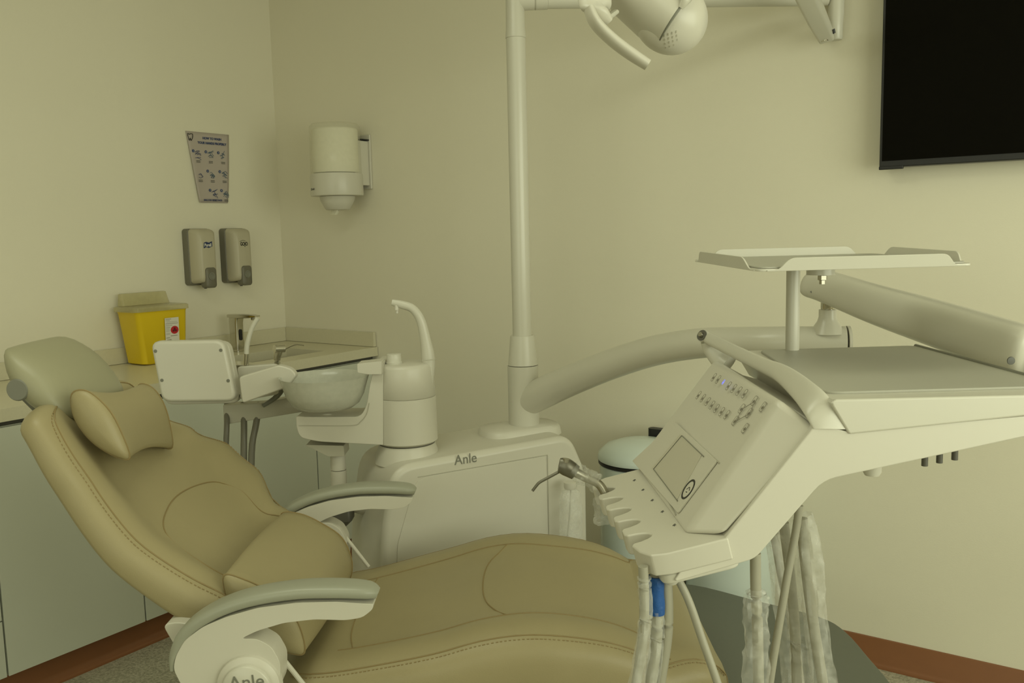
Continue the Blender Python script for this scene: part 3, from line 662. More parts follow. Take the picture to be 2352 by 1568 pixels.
# under-arm and swivel post of the cuspidor
c1 = Pk(775, 1030, 2.48)
mk('under_arm', prism(rpoly([(p.x, p.z) for p in [Pk(px, py, 2.48) for px, py in ((708, 1014), (795, 1016), (797, 1040), (760, 1040))]], .004, 3), 2.575, 2.655), LGRY, unit, bev=.006)
mk('swivel_post', lathe([(.0235, Pk(775, 1124, 2.48).z), (.0235, Pk(775, 1078, 2.48).z-.001)], 32, (c1.x, c1.y, 0)), PLAS, unit)
mk('swivel_sleeve', lathe([(.0225, Pk(775, 1078, 2.48).z+.001), (.0215, c1.z+.005)], 32, (c1.x, c1.y, 0)), PLAS, unit)
zp_ = Pk(775, 1124, 2.48).z
mk('elbow_arm', tube([(c1.x, c1.y, zp_), (c1.x+.01, c1.y, zp_-.03), (c1.x+.10, c1.y+.02, zp_-.06), (c1.x+.20, c1.y+.05, zp_-.07)], [.0235, .026, .030, .030], 20, 6), PLAS, unit, sm=60)
mk('valve_block', T(loft([[(x*s_, y*s_, z) for x, y in rrect(-.04, .04, -.03, .03, .01, 3)] for z, s_ in ((0, .6), (.02, 1.1), (.05, 1.1), (.07, .8))]), frame(Pk(778, 1206, 2.45), (1, 0, 0), (0, 1, 0), (0, 0, 1))), DGRY, unit)
# bottle holder on the cabinet's right end
bq = Pk(1311, 1180, 2.52)
wb = thing('water_bottle', 'clear plastic water bottle hanging at the right end of the dental unit', 'bottle', tuple(bq-Vector((0, 0, .16))))
zt3 = Pk(1311, 1120, 2.52).z
mk('bottle_body', lathe([(.015, zt3), (.017, zt3-.004), (.028, zt3-.012), (.034, zt3-.03), (.035, zt3-.05), (.035, zt3-.19), (.030, zt3-.20), (.001, zt3-.202)], 40, (bq.x, bq.y, 0), caps=False), CLEAR, wb, sm=60)
mk('bottle_neck', lathe([(.018, zt3-.002), (.02, zt3+.004), (.02, zt3+.018), (.012, zt3+.02)], 28, (bq.x, bq.y, 0)), PLAS, wb)
mk('dip_tube', tube([(bq.x+.002, bq.y, zt3), (bq.x-.004, bq.y, zt3-.09), (bq.x-.016, bq.y, zt3-.19)], .0025, 8, 4), PLAS2, wb)
# assistant beam behind the holder: goes from under the bowl to the assistant console
console = thing('assistant_console', 'white assistant instrument console with four screws on its back plate', 'console', tuple(Pk(450, 860, 2.5)))
cc = [Pk(345, 786, 2.46), Pk(513, 781, 2.46), Pk(541, 921, 2.46), Pk(372, 924, 2.46)]
def fpoly(pxs, Y0, Y1, r, n=5): return prism(rpoly([(p.x, p.z) for p in [Pk(px, py, Y0) for px, py in pxs]], r, n), Y0*K, Y1*K)
bp = fpoly(((344, 784), (513, 781), (543, 922), (371, 924)), 2.44, 2.475, .028)
mk('back_plate', bp, PLAS, console, bev=.010, seg=4)
mk('console_body', fpoly(((352, 790), (524, 784), (552, 926), (378, 930)), 2.477, 2.51, .028), PLAS, console, bev=.006, seg=3)
for px, py in ((353, 806), (503, 804), (368, 873), (520, 874)):
    q = Pk(px+4, py, 2.44); mk('screw', T(lathe([(.0050, 0), (.0048, .0015), (.0025, .0018)], 16), frame(q+Vector((0, .0005, 0)), (1, 0, 0), (0, 0, 1), (0, -1, 0))), MGRY, console)
hb = [(548, 866), (640, 838), (668, 846), (682, 862), (660, 890), (556, 927)]
mk('holder_cradle', fpoly(hb, 2.44, 2.47, .010), PLAS, console, bev=.006, seg=3)
mk('cradle_wall', prism(rpoly([(p.x, p.z) for p in [Pk(px, py, 2.55) for px, py in ((545, 842), (635, 835), (655, 850), (640, 905), (555, 920))]], .01, 4), 2.545*K, 2.57*K), PLAS, console, bev=.004)
mk('cradle_floor', loft([[Pk(px, py, 2.471), Pk(px, py, 2.545), Pk(px, py+8, 2.545), Pk(px, py+8, 2.471)] for px, py in ((552, 905), (650, 880))]), PLAS, console)
mk('steel_tray', loft([[Pk(px, py, 2.572), Pk(px, py, 2.60), Pk(px, py+22, 2.60), Pk(px, py+22, 2.572)] for px, py in ((538, 838), (640, 836))]), STL, console, bev=.002)
bm1 = fpoly(((512, 930), (600, 926), (700, 905), (700, 945), (522, 974), (514, 972)), 2.57, 2.62, .004)
mk('support_beam', bm1, LGRY, console, bev=.004)
mk('brace', tube([Pk(604, 932, 2.56), Pk(638, 908, 2.56), Pk(655, 880, 2.54)], [(.006, .006), (.009, .008), (.010, .008)], 10, 4), MGRY, console)
# suction tubes
sv = thing('suction_tube', 'white bent suction tip standing in a chrome holder behind the console', 'suction tube', tuple(Pk(566, 830, 2.56)))
mk('tip', tube([Pk(566, 812, 2.56), Pk(568, 790, 2.56), Pk(578, 755, 2.56), Pk(592, 730, 2.56)], [.0075, .0075, .0068, .0068], 14, 5), PLAS2, sv, sm=60)
mk('handle', cyl(Pk(565, 838, 2.56), Pk(566, 812, 2.56), .0085, 18), CHR, sv)
for x0, x1, yb, lab in ((521, 519, 996, 'short'), (559, 560, 1024, 'mid'), (596, 578, 1024, 'long')):
    h_ = mk('suction_hose', tube([Pk(x0, 925, 2.60), Pk((x0+x1)/2+1, 975, 2.57 if x0 > 530 else 2.56), Pk(x1, 1040, 2.55), Pk(x1, 1200, 2.55)], .0098 if x0 > 530 else .0085, 12, 5), SOAPD, None, sm=60)
    tag(h_, {'short': 'dark grey suction hose hanging at the left end of the console beam', 'mid': 'dark grey suction hose hanging straight down between the two others', 'long': 'dark grey suction hose that slants away at the right of the beam'}[lab], 'hose')
sy = thing('air_water_syringe', 'chrome syringe with long thin nozzle standing in the assistant console', 'syringe', tuple(Pk(638, 836, 2.56)))
mk('syringe_body', tube([Pk(637, 838, 2.56), Pk(637, 822, 2.56), Pk(641, 803, 2.56)], [.009, .0105, .0135], 16, 4), CHR, sy, sm=60)
mk('syringe_head', cyl(Pk(630, 801, 2.545), Pk(653, 800, 2.565), .0115, 18), CHR, sy)
mk('syringe_nozzle', tube([Pk(650, 805, 2.56), Pk(664, 797, 2.55), Pk(680, 791, 2.54), Pk(698, 793, 2.53)], .0018, 8, 5), STL, sy)

# ------------------------------------------------------------------ operating light with its post
PX, PY_ = .033, 2.70*K
zA = Pk(1205, 988, 2.66).z
light = thing('operating_light', 'white overhead operating light on a tall post with folding arm', 'lamp', (PX, PY_, zA))
zc0, zc1, zpt = Pk(1205, 842, 2.66).z, Pk(1205, 773, 2.66).z, Pk(1190, 84, 2.68).z
lean = lambda z: (PX+.0*(z-1), PY_, 0)
mk('post', lathe([(.030, zc1-.02), (.030, zpt)], 40, (PX, PY_, 0)), PLAS2, light)
mk('post_collar', lathe([(.0475, zc0+.001), (.0465, zc0+.004), (.0385, zc1-.004), (.037, zc1), (.030, zc1)], 44, (PX, PY_, 0)), PLAS2, light, sm=40)
mk('top_collar', lathe([(.029, zpt-.002), (.0315, zpt), (.0315, zpt+.004), (.0295, zpt+.03), (.0285, zpt+.10), (.0285, zpt+.16), (.026, zpt+.18), (.001, zpt+.185)], 40, (PX, PY_, 0)), PLAS2, light, sm=50)
za = Pk(1400, 3, 2.72).z
mk('top_arm', J(tube([(PX, PY_, za), (PX+.10, PY_+.003, za)], [.027, .0245], 32), tube([(PX+.10, PY_+.003, za+.0), (.95, 2.742*K, za), (1.005, 2.742*K, za)], [.0225, .0225, .022], 32)), PLAS2, light, sm=50)
mk('arm_sleeve_seam', tube([(PX+.062, PY_, za), (PX+.064, PY_, za)], .0262, 32), LGRY, light)
ja = Pk(1921, 5, 2.74)
zq = Pk(1921, 92, 2.74).z
mk('arm_joint', lathe([(.018, zq), (.021, zq+.004), (.0215, zq+.045), (.024, zq+.075), (.024, za+.03), (.001, za+.035)], 28, (ja.x, ja.y, 0)), PLAS2, light, sm=50)
e0 = Pk(1897, 82, 2.715); e1 = P(1760, -200, 2.30)
dv = (e1-e0).normalized(); sd = Vector((1, .1, 0)); sd = (sd-dv*sd.dot(dv)).normalized(); nv = dv.cross(sd)
mk('spring_arm', loft([[e0+(e1-e0)*u+sd*.5*x*wd+nv*.5*y*wd for x, y in rrect(-1, 1, -1, 1, .35, 4)] for u, wd in ((0, .046), (.2, .054), (1, .056))]), PLAS2, light, sm=50)
mk('hinge_pin', cyl(Pk(1893, 80, 2.70), Pk(1895, 95, 2.70), .011, 20), CHR, light)
mk('pin_recess', prism([(p.x, p.z) for p in [Pk(px, py, 2.69) for px, py in ((1912, 68), (1916, 66), (1918, 76), (1914, 78))]], 2.685*K, 2.70*K), BLK, light)
e2 = P(1560, -220, 2.0)
mk('lamp_arm', tube([e1, P(1660, -215, 2.15), e2, P(1525, -140, 1.97)], [.022, .021, .021, .024], 24, 6), PLAS2, light, sm=60)
# lamp head: axis tilted in the XZ plane
hc = P(1497, -8, 1.92)
ax = Vector((.80, -.10, -.60)).normalized(); up_ = Vector((.58, .25, .78)); up_ = (up_-ax*up_.dot(ax)).normalized(); sdv = ax.cross(up_)
HM = frame(hc, ax, up_, sdv)
def sec(x, cy, ry, rz, n=40, p=.8):
    return [(x, cy+ry*math.copysign(abs(math.sin(2*PI*k/n))**p, math.sin(2*PI*k/n)), rz*math.copysign(abs(math.cos(2*PI*k/n))**p, math.cos(2*PI*k/n))) for k in range(n)]
lh = mk('lamp_shell', T(loft([sec(-.14, .01, .005, .01), sec(-.135, .01, .03, .04), sec(-.11, .006, .045, .065), sec(-.05, -.004, .056, .08), sec(.02, -.010, .060, .082), sec(.066, -.014, .058, .078)]), HM), PLAS, light, sm=60)
mk('upper_rim', T(tube([(-.13, .035, .05), (-.06, .032, .082), (.02, .024, .088), (.055, .012, .086), (.068, -.012, .084), (.070, -.030, .076)], [(.008, .014), (.012, .019), (.013, .021), (.012, .019), (.010, .013), (.005, .005)], 16, 6, up=(0, 1, 0)), HM), PLAS2, light, sm=60)
hp = P(1540, 41, 1.93)
mk('rear_housing', T(loft([[(r_*math.cos(2*PI*k/56), r_*math.sin(2*PI*k/56), h_) for k in range(56)] for r_, h_ in [(.072*math.cos(q_)+.0005, .078*math.sin(q_)) for q_ in [-PI/2+PI*j/24 for j in range(25)]]]), frame(hp, sdv, up_, ax)), PLAS, light, sm=70)
mk('lamp_seam', T(loft([sec(.0665, -.014, .0585, .0785), sec(.0690, -.014, .0585, .0785)]), HM), MGRY, light, sm=60)
mk('top_panel', T(loft([[(x, y, z) for y, z in rrect(.030, .062, -.04, .05, .012, 5)] for x in (.02, .085)]), frame(hc+Vector((.005, 0, .01)), ax, up_, sdv)), PLAS2, light, sm=50)
hd_px = [(1352, 22), (1362, 46), (1379, 68), (1412, 98), (1450, 126), (1487, 150)]
mk('lamp_handle', tube([P(px+1, py-1, 1.84) for px, py in hd_px], [(.034, .010), (.034, .011), (.030, .0115), (.027, .012), (.024, .012), (.020, .011)], 20, 5, up=(0, 0, 1)), PLAS, light, sm=60)
mk('handle_mount', tube([P(1366, -40, 1.87), P(1366, 0, 1.86), P(1372, 28, 1.85), P(1392, 50, 1.86)], [(.03, .016), (.034, .020), (.030, .018), (.020, .010)], 20, 5), PLAS, light, sm=60)
mk('mount_tab', tube([P(1388, 46, 1.86), P(1412, 28, 1.88)], [(.012, .007), (.012, .006)], 10), PLAS2, light)
def onball(px, py, c, r):
    d = (P(px, py, 1)-Vector((0, 0, H))).normalized(); o = Vector((0, 0, H))-c; B = o.dot(d); D = B*B-(o.dot(o)-r*r)
    p = Vector((0, 0, H))+d*(-B-math.sqrt(max(D, 0))); return p, (p-c).normalized()
vs_ = []
for i in range(4):
    for j in range(4):
        p_, n_ = onball(1526+i*9+j*1, 82+j*9-i*3, hp, .0732); e_ = Vector((1, 0, 0)); e_ = (e_-n_*e_.dot(n_)).normalized()
        vs_.append(T(box(-.001, .001, -.0026, .0026, -.001, .001), frame(p_, e_, n_.cross(e_), n_)))
mk('vent_slots', J(*vs_), LGRY, light)

# ------------------------------------------------------------------ support arm carrying the delivery table
sa = thing('support_arm', 'thick white curved support arm with spring arm, sleeved on the post', 'arm', (PX, PY_, zA))
mk('swivel_sleeve', lathe([(.049, zA+.004), (.0495, zA+.006), (.0495, zc0-.001)], 48, (PX, PY_, 0)), PLAS2, sa, sm=50)
mk('sleeve_ring', lathe([(.047, BT+.028), (.0505, zA-.006), (.0505, zA+.001), (.047, zA+.003)], 48, (PX, PY_, 0)), PLAS2, sa, sm=40)
ap = [(1206, 925, 2.85), (1245, 903, 2.80), (1310, 874, 2.71), (1400, 838, 2.58), (1500, 806, 2.45), (1600, 789, 2.34), (1700, 785, 2.25), (1800, 785, 2.18), (1942, 785, 2.145)]
mk('lower_arm', tube([P(*q) for q in ap], [.046, .050, .0465, .0435, .0415, .0395, .038, .038, .038], 36, 6), PLAS2, sa, sm=60)
q = P(1944, 785, 2.146); q2 = P(1951, 785, 2.145)
mk('end_cap', cyl(q, q2, .039, 36), PLAS, sa)
s0 = P(1900, 770, 2.15)
mk('pivot_post', lathe([(.040, s0.z+.005), (.032, s0.z+.022), (.024, s0.z+.034), (.0205, s0.z+.045), (.0205, P(1900, 711, 2.15).z), (.018, P(1900, 710, 2.15).z)], 36, (s0.x, 2.15, 0)), PLAS2, sa, sm=50)
mk('pivot_pin', lathe([(.0155, P(1900, 711, 2.15).z), (.0165, P(1900, 707, 2.15).z), (.0165, P(1900, 680, 2.15).z)], 30, (s0.x, 2.15, 0)), CHR, sa)
b0, b1, b2 = P(1880, 655, 2.05), P(2100, 725, 1.86), P(2365, 822, 1.62)
rings = []
for u, (cx_, cy_, Y_), (hw_, hh_) in ((0, (1858, 655, 2.155), (.027, .025)), (.05, (1868, 653, 2.15), (.033, .032)), (.15, (1900, 659, 2.12), (.035, .037)), (.4, (2010, 698, 2.00), (.037, .043)), (.6, (2120, 733, 1.89), (.039, .047)), (.85, (2260, 778, 1.75), (.040, .049)), (.97, (2350, 806, 1.66), (.038, .047)), (1, (2375, 815, 1.645), (.028, .036))):
    rings.append((cx_, cy_, Y_, hw_, hh_))
rs = []
dirb = (P(2350, 806, 1.66)-P(1868, 655, 2.15)).normalized(); sb_ = dirb.cross(Vector((0, 0, 1))).normalized(); ub_ = sb_.cross(dirb)
for cx_, cy_, Y_, hw_, hh_ in cr(rings, 4):
    c = P(cx_, cy_, Y_); rs.append([c+sb_*hw_*math.copysign(abs(math.cos(2*PI*k/32))**.75, math.cos(2*PI*k/32))+ub_*hh_*math.copysign(abs(math.sin(2*PI*k/32))**.75, math.sin(2*PI*k/32)) for k in range(32)])
mk('spring_arm', loft(rs), PLAS2, sa, sm=60)
mk('arm_screw', T(lathe([(.0075, 0), (.007, .003), (.003, .0035)], 18), frame(P(2322, 828, 1.606), (1, 0, 0), (0, 0, 1), (-.3, -1, 0))), INKG, sa)
for px in (1864, 1874):
    mk('arm_mark', T(lathe([(.0028, 0), (.0028, .0008)], 10), frame(P(px, 670, 2.118), (1, 0, 0), (0, 0, 1), (0, -1, 0))), INKG, sa)
mk('table_pivot', tube([P(2392, 822, 1.645), (.985, 1.62, 1.12), (.88, 1.57, 1.135)], [.032, .034, .034], 24, 6), PLAS2, sa, sm=60)

# ------------------------------------------------------------------ delivery table
dt = thing('delivery_table', 'white doctor delivery table with sloping control panel and grey mat', 'delivery table', (.55, 1.54, .95))
YN, YF = 1.28, 1.76
def X_(px, py, Y=YN): p = P(px, py, Y); return (p.x, p.z)
hp_ = [X_(1545, 1338), X_(1735, 1283), X_(1891, 1103), X_(2352, 1003), (.86, 1.150), (.86, 1.172), X_(2352, 955), X_(1943, 990), X_(1876, 972), X_(1664, 1238), X_(1600, 1255)]
mk('hull', prism(rpoly(hp_, [.01, .012, .02, .01, .01, .004, .003, .004, .003, .004, .004], 4), YN, YF), PLAS, dt, bev=.006, seg=3)
# shelf with instrument notches, outline in plan (s along slope, Y)
sA = Vector((.187, 0, .970)); sB = Vector((.305, 0, .998)); sd_ = (sB-sA).normalized(); sn = Vector((-sd_.z, 0, sd_.x))
ys = [Zp(px, py, .968).y for px, py in ((1392, 1133), (1410, 1158), (1428, 1186), (1450, 1215), (1478, 1252))]
ny = [1.655, 1.585, 1.515, 1.445, 1.37]
out = [(.125, YN-.003), (.0, YN-.003)]
out = [(.128, YN-.003), (.035, YN-.003), (.012, YN+.006), (.001, YN+.03)]
for y in ny[::-1]:
    k_ = .003
    out += [(-.004, y-.027)]
    for k in range(9):
        a = -PI/2+PI*k/8; out.append((.0+.034*math.cos(a)**1.0, y+.0195*math.sin(a)))
    out += [(-.004, y+.027)]
out += [(-.002, 1.70), (.006, 1.722), (.03, 1.735), (.128, 1.735)]
SHX = lambda u, y, w_: tuple(sA+sd_*(u-.035*(y-YN)/.4)+sn*w_+Vector((0, y, 0)))
mk('instrument_holder', prism(out, -.034, 0, SHX), PLAS, dt, bev=.003, seg=3)
mk('shelf_underside', prism(rpoly([(.02, YN+.004), (.02, 1.715), (.14, 1.715), (.14, YN+.004)], .02, 4), -.052, -.035, SHX), PLAS2, dt, bev=.004)
for i, y in enumerate(ny):
    c = Vector(SHX(.075, y+.012, .0004)); 
    fr = frame(c, (.1, .99, 0), -sd_, sn)
    mk('instrument_icon', T(J(tube([(-.004, 0, 0), (.003, .001, 0), (.005, -.002, 0)], .0007, 5), tube([(0, -.003, 0), (0, .003, 0)], .0006, 5)), fr), INKG, dt)
# control panel cover
f0, f1 = Vector((.256, 1.335, .984)), Vector((.238, 1.765, .984))
t0, t1 = Vector((.400, 1.335, 1.196)), Vector((.400, 1.765, 1.196))
cv = hexa([f0, f1, t1, t0], [(.306, YN+.002, 1.0), (.30, 1.768, .975), (.47, 1.768, 1.155), (.445, YN+.002, 1.158)])
cover = mk('panel_cover', cv, PLAS, dt, bev=.012, seg=4)
pn = (t0-f0).cross(f1-f0).normalized()
if pn.x > 0: pn = -pn
pu = Vector((0, 1, 0)); pu = (pu-pn*pu.dot(pn)).normalized(); pw = (t0-f0); pw = (pw-pn*pw.dot(pn)).normalized()
def on(px, py, off=.0): return PL(px, py, f0+pn*off, pn)
def pfr(px, py, off=.0012): return frame(on(px, py)+pn*off, -pu, pw, pn)
ring_ = [on(px, py) for px, py in ((1640, 838), (1800, 915), (1590, 1212), (1452, 1050))]
def quad(pxs, o0, o1, r=.006): 
    pts = [on(*q) for q in pxs]; pts2 = [((p-f0).dot(pu), (p-f0).dot(pw)) for p in pts]; rp = rpoly(pts2, r, 4)
    return hexa([f0+pu*u+pw*v+pn*o0 for u, v in rp], [f0+pu*u+pw*v+pn*o1 for u, v in rp])
mk('viewer_frame', quad(((1553, 970), (1650, 1060), (1560, 1180), (1455, 1060)), .0002, .0035, .004), PLAS, cover, bev=.001)
vw = mk('film_viewer', quad(((1566, 1000), (1617, 1047), (1560, 1150), (1501, 1078)), .0036, .0046, .002), PANF, cover)
mk('viewer_edge', J(tube([on(1566, 1000, .005), on(1501, 1077, .005), on(1556, 1150, .005)], .0009, 6), tube([on(1566, 1000, .005), on(1616, 1048, .005)], .0008, 6)), MGRY, cover)
mk('foil_edge', tube([on(px, py, .001) for px, py in ((1485, 1065), (1552, 1182))], .0012, 6), LGRY, cover)
mk('foil_edge', tube([on(px, py, .001) for px, py in ((1550, 972), (1652, 1063))], .0012, 6), LGRY, cover)
kf = pfr(1585, 1126)
kn = mk('logo_ring', T(loft([[(r_*math.cos(2*PI*k/36), r_*math.sin(2*PI*k/36), h_) for k in range(36)] for r_, h_ in ((.0185, 0), (.0185, .003), (.0150, .003), (.0150, .001))], caps=False), kf), BLK, cover)
mk('logo_disc', T(lathe([(.0148, .0004), (.0148, .0018)], 30), kf), STL, kn)
mk('logo_mark', T(J(tube([(-.006, -.002, .002), (0, .004, .002), (.007, .0, .002)], .001, 5, 3), tube([(-.003, -.006, .002), (.003, -.005, .002)], .001, 5)), kf), BLK, kn)
row1 = [(1641+i*12.0, 870+i*6.0) for i in range(7)]; row2 = [(1606+i*11, 908+i*7.4) for i in range(7)]
row1 = [(1641, 867), (1651, 872), (1663, 878), (1675, 887), (1687, 893), (1699, 899), (1712, 905)]
row2 = [(1606, 908), (1616, 915), (1627, 923), (1637, 931), (1647, 939), (1659, 946), (1671, 953)]
extra = [(1734, 921), (1754, 935), (1705, 939), (1722, 949), (1690, 967), (1713, 984)]
for i, (px, py) in enumerate(row1+row2+extra):
    fr = pfr(px, py, .0012); w_, h_ = (.0052, .0078) if i < 14 else (.0062, .0078)
    o1 = rrect(-w_, w_, -h_, h_, .0035, 4); o2 = rrect(-w_+.0009, w_-.0009, -h_+.0009, h_-.0009, .0028, 4)
    ring = ([(*p, 0) for p in o1]+[(*p, 0) for p in o2]+[(*p, .0005) for p in o1]+[(*p, .0005) for p in o2])
    n_ = len(o1); fcs = [[2*n_+k, 2*n_+(k+1) % n_, 3*n_+(k+1) % n_, 3*n_+k] for k in range(n_)]+[[k, (k+1) % n_, 2*n_+(k+1) % n_, 2*n_+k] for k in range(n_)]
    gl = J((ring, fcs), T(tube([(-.002, -.002, .0004), (.0005, .001, .0004), (.002, -.001, .0004)], .0008, 5), lambda v: v), T(tube([(0, -.004, .0004), (.001, -.001, .0004)], .0008, 5), lambda v: v))
    gl = T(gl, lambda v: v*(1.12 if i != 2 else .62))
    b = mk('button', T(gl, fr), INKF if i != 2 else LED, cover)
    if i == 2: b['label'] = 'lit blue button'
mk('button_link', J(tube([on(1734, 921, .002), on(1705, 939, .002)], .0005, 5), tube([on(1734, 921, .002), on(1722, 949, .002)], .0005, 5), tube([on(1705, 939, .002), on(1690, 967, .002)], .0005, 5), tube([on(1722, 949, .002), on(1690, 967, .002)], .0005, 5)), INKF, cover)
# table top with mat and handle
topf = [X_(1943, 995), (.475, 1.204), (.842, 1.204), (.86, 1.198), (.86, 1.176), X_(2352, 956)]
topf = [(.486, 1.151), (.455, 1.203), (.842, 1.203), (.862, 1.198), (.862, 1.177), (.74, 1.172)]
mk('table_rim', prism(rpoly(topf, [.003, .012, .01, .006, .004, .004], 4), YN-.004, 1.825), PLAS2, dt, bev=.006, seg=3)
mz = 1.2035
mc = [Zp(1900, 912, mz), Zp(2352, 893, mz), (.832, 1.36, mz), Zp(2085, 801, mz), Zp(1748, 813, mz)]
mpoly = rpoly([(.463, 1.315), (.822, 1.325), (.818, 1.815), (.50, 1.80)], [.03, .03, .02, .02], 6)
mk('mat', prism(mpoly, mz-.001, mz+.0035, lambda u, v, w_: (u, v, w_)), MATG, dt, bev=.0015)
mk('mat_lip', J(tube([(.8235, 1.33, mz+.003), (.8205, 1.81, mz+.003)], .004, 8)), MGRY, dt)
hpth = [P(1622, 776, 1.79), P(1640, 786, 1.76), P(1692, 808, 1.66), P(1752, 837, 1.54), P(1798, 865, 1.46), P(1838, 905, 1.375), P(1880, 950, 1.305), P(1905, 985, 1.282)]
hsec = [((1616, 787), (1629, 764), 1.79, 1.0), ((1690, 825), (1701, 797), 1.66, 1.0), ((1748, 855), (1763, 824), 1.54, .95), ((1786, 878), (1812, 842), 1.45, .75), ((1822, 916), (1862, 874), 1.36, .5), ((1848, 952), (1908, 916), 1.296, .3), ((1867, 985), (1945, 986), 1.281, .2)]
hs_ = cr([(*a_, *b_, Y_, f_) for a_, b_, Y_, f_ in hsec], 6); hr = []
cen = [(P(q[0], q[1], q[4])+P(q[2], q[3], q[4]))/2 for q in hs_]
for i, q in enumerate(hs_):
    wv = (P(q[2], q[3], q[4])-P(q[0], q[1], q[4]))/2; tn = (cen[min(i+1, len(cen)-1)]-cen[max(i-1, 0)]).normalized()
    tv = tn.cross(wv).normalized()*wv.length*q[5]
    hr.append([cen[i]+wv*math.copysign(abs(math.cos(2*PI*k/28))**.8, math.cos(2*PI*k/28))+tv*math.copysign(abs(math.sin(2*PI*k/28))**.8, math.sin(2*PI*k/28)) for k in range(28)])
mk('handle', loft(hr), PLAS2, dt, sm=60)
mk('handle_leg', tube([P(1626, 782, 1.785), P(1634, 800, 1.785), P(1652, 822, 1.775), P(1672, 838, 1.76)], [(.015, .012), (.017, .012), (.020, .014), (.026, .018)], 20, 5, up=(0, 1, 0)), PLAS2, dt, sm=60)
hfd = Vector((-.72, -.52, .46)).normalized(); he = hpth[0]
mk('handle_end', cyl(he-hfd*.004, he+hfd*.0135, .0128, 28), PLAS2, dt)
mk('end_ring', cyl(he+hfd*.0135, he+hfd*.0155, .0112, 24), DGRY, dt)
mk('handle_screw', cyl(he+hfd*.0155, he+hfd*.021, .0055, 16, .0048), STL, dt)
# pegs below
for px, py in ((2124, 1050), (2158, 1043), (2193, 1036)):
    q = P(px, py+8, 1.36); mk('peg', tube([q+Vector((0, 0, .03)), q-Vector((0, 0, .008))], [.0048, .0048], 14), DGRY, dt)
q = P(2003, 1082, 1.36)
mk('air_outlet', lathe([(.014, .012), (.014, 0), (.011, -.006), (.001, -.008)], 24, tuple(q)), PLAS2, dt)
q = P(1541, 1330, 1.31); mk('drain_cap', lathe([(.012, .008), (.012, -.002), (.009, -.006), (.001, -.007)], 24, tuple(q)), PLAS2, dt)
q = P(1662, 1296, 1.36); mk('foot_screw', lathe([(.008, .006), (.008, -.002), (.006, -.004)], 20, tuple(q)), DGRY, dt)

# ------------------------------------------------------------------ upper instrument tray
it = thing('instrument_tray', 'white upper tray with grey liner on a thin post', 'tray', (.57, 1.83, 1.204))
tN, tL = P(1742, 621, 1.48), P(1614, 597, 1.80)
tR = P(2236, 607, 1.53)
ex = (tR-tN); ey = (tL-tN); Lx, Ly = ex.length, ey.length; exn = ex.normalized(); eyn = (ey-exn*ey.dot(exn)).normalized(); ezn = exn.cross(eyn)
Ly = ey.dot(eyn)
TMf = frame(tN, exn, eyn, ezn)
mk('tray_pan', T(J(prism(rpoly([(0, 0), (Lx, 0), (Lx, Ly), (0, Ly)], .014, 4), -.002, .002, lambda u, v, w_: (u, v, w_)),
     ), TMf), PLAS2, it, bev=.001)
def rimq(L, f):   # rim strip: low at the corners, raised between
    c = .030; r_ = .020; pr = rpoly([(.014, 0), (c+.004, 0), (c+.022, r_), (L-c-.022, r_), (L-c-.004, 0), (L-.014, 0), (L-.014, -.002), (.014, -.002)], [0, .008, .010, .010, .008, 0, 0, 0], 4)
    return T(prism(pr, -.0016, .0016, f), TMf)
mk('tray_rim', rimq(Lx, lambda u, v, w_: (u, -.001-v*.25+w_, v)), PLAS2, it, bev=.0008)
mk('tray_rim', rimq(Lx, lambda u, v, w_: (u, Ly+.001+v*.25+w_, v)), PLAS2, it, bev=.0008)
mk('tray_rim', rimq(Ly, lambda u, v, w_: (-.001-v*.25+w_, u, v)), PLAS2, it, bev=.0008)
mk('tray_rim', rimq(Ly, lambda u, v, w_: (Lx+.001+v*.25+w_, u, v)), PLAS2, it, bev=.0008)
mk('liner', T(prism(rpoly([(.006, .006), (Lx-.006, .006), (Lx-.006, Ly-.006), (.006, Ly-.006)], .015, 4), .0022, .005, lambda u, v, w_: (u, v, w_)), TMf), MATG, it, bev=.001)
pt_ = P(1822, 640, 1.79)
mk('post', cyl((pt_.x, 1.79, 1.204), (pt_.x, 1.79, P(1822, 600, 1.79).z-.006), .0135, 28), PLAS2, it)
g1 = P(1885, 626, 1.70)
mk('bracket', J(cyl((g1.x, 1.70, g1.z-.004), (g1.x, 1.70, g1.z+.010), .026, 28), loft([[(x, y_+dy_, z_) for x, y_, z_ in ((pt_.x, 1.79, g1.z+.004), (g1.x, 1.70, g1.z+.004))] + [(x, y_+dy_, z_) for x, y_, z_ in ((g1.x, 1.70, g1.z+.010), (pt_.x, 1.79, g1.z+.010))] for dy_ in (-.012, .012)])), PLAS2, it)
mk('bolt', T(lathe([(.009, 0), (.009, -.008), (.006, -.009), (.006, -.016)], 6), frame((g1.x, 1.69, g1.z-.005), (1, 0, 0), (0, 1, 0), (0, 0, 1))), STL, it)

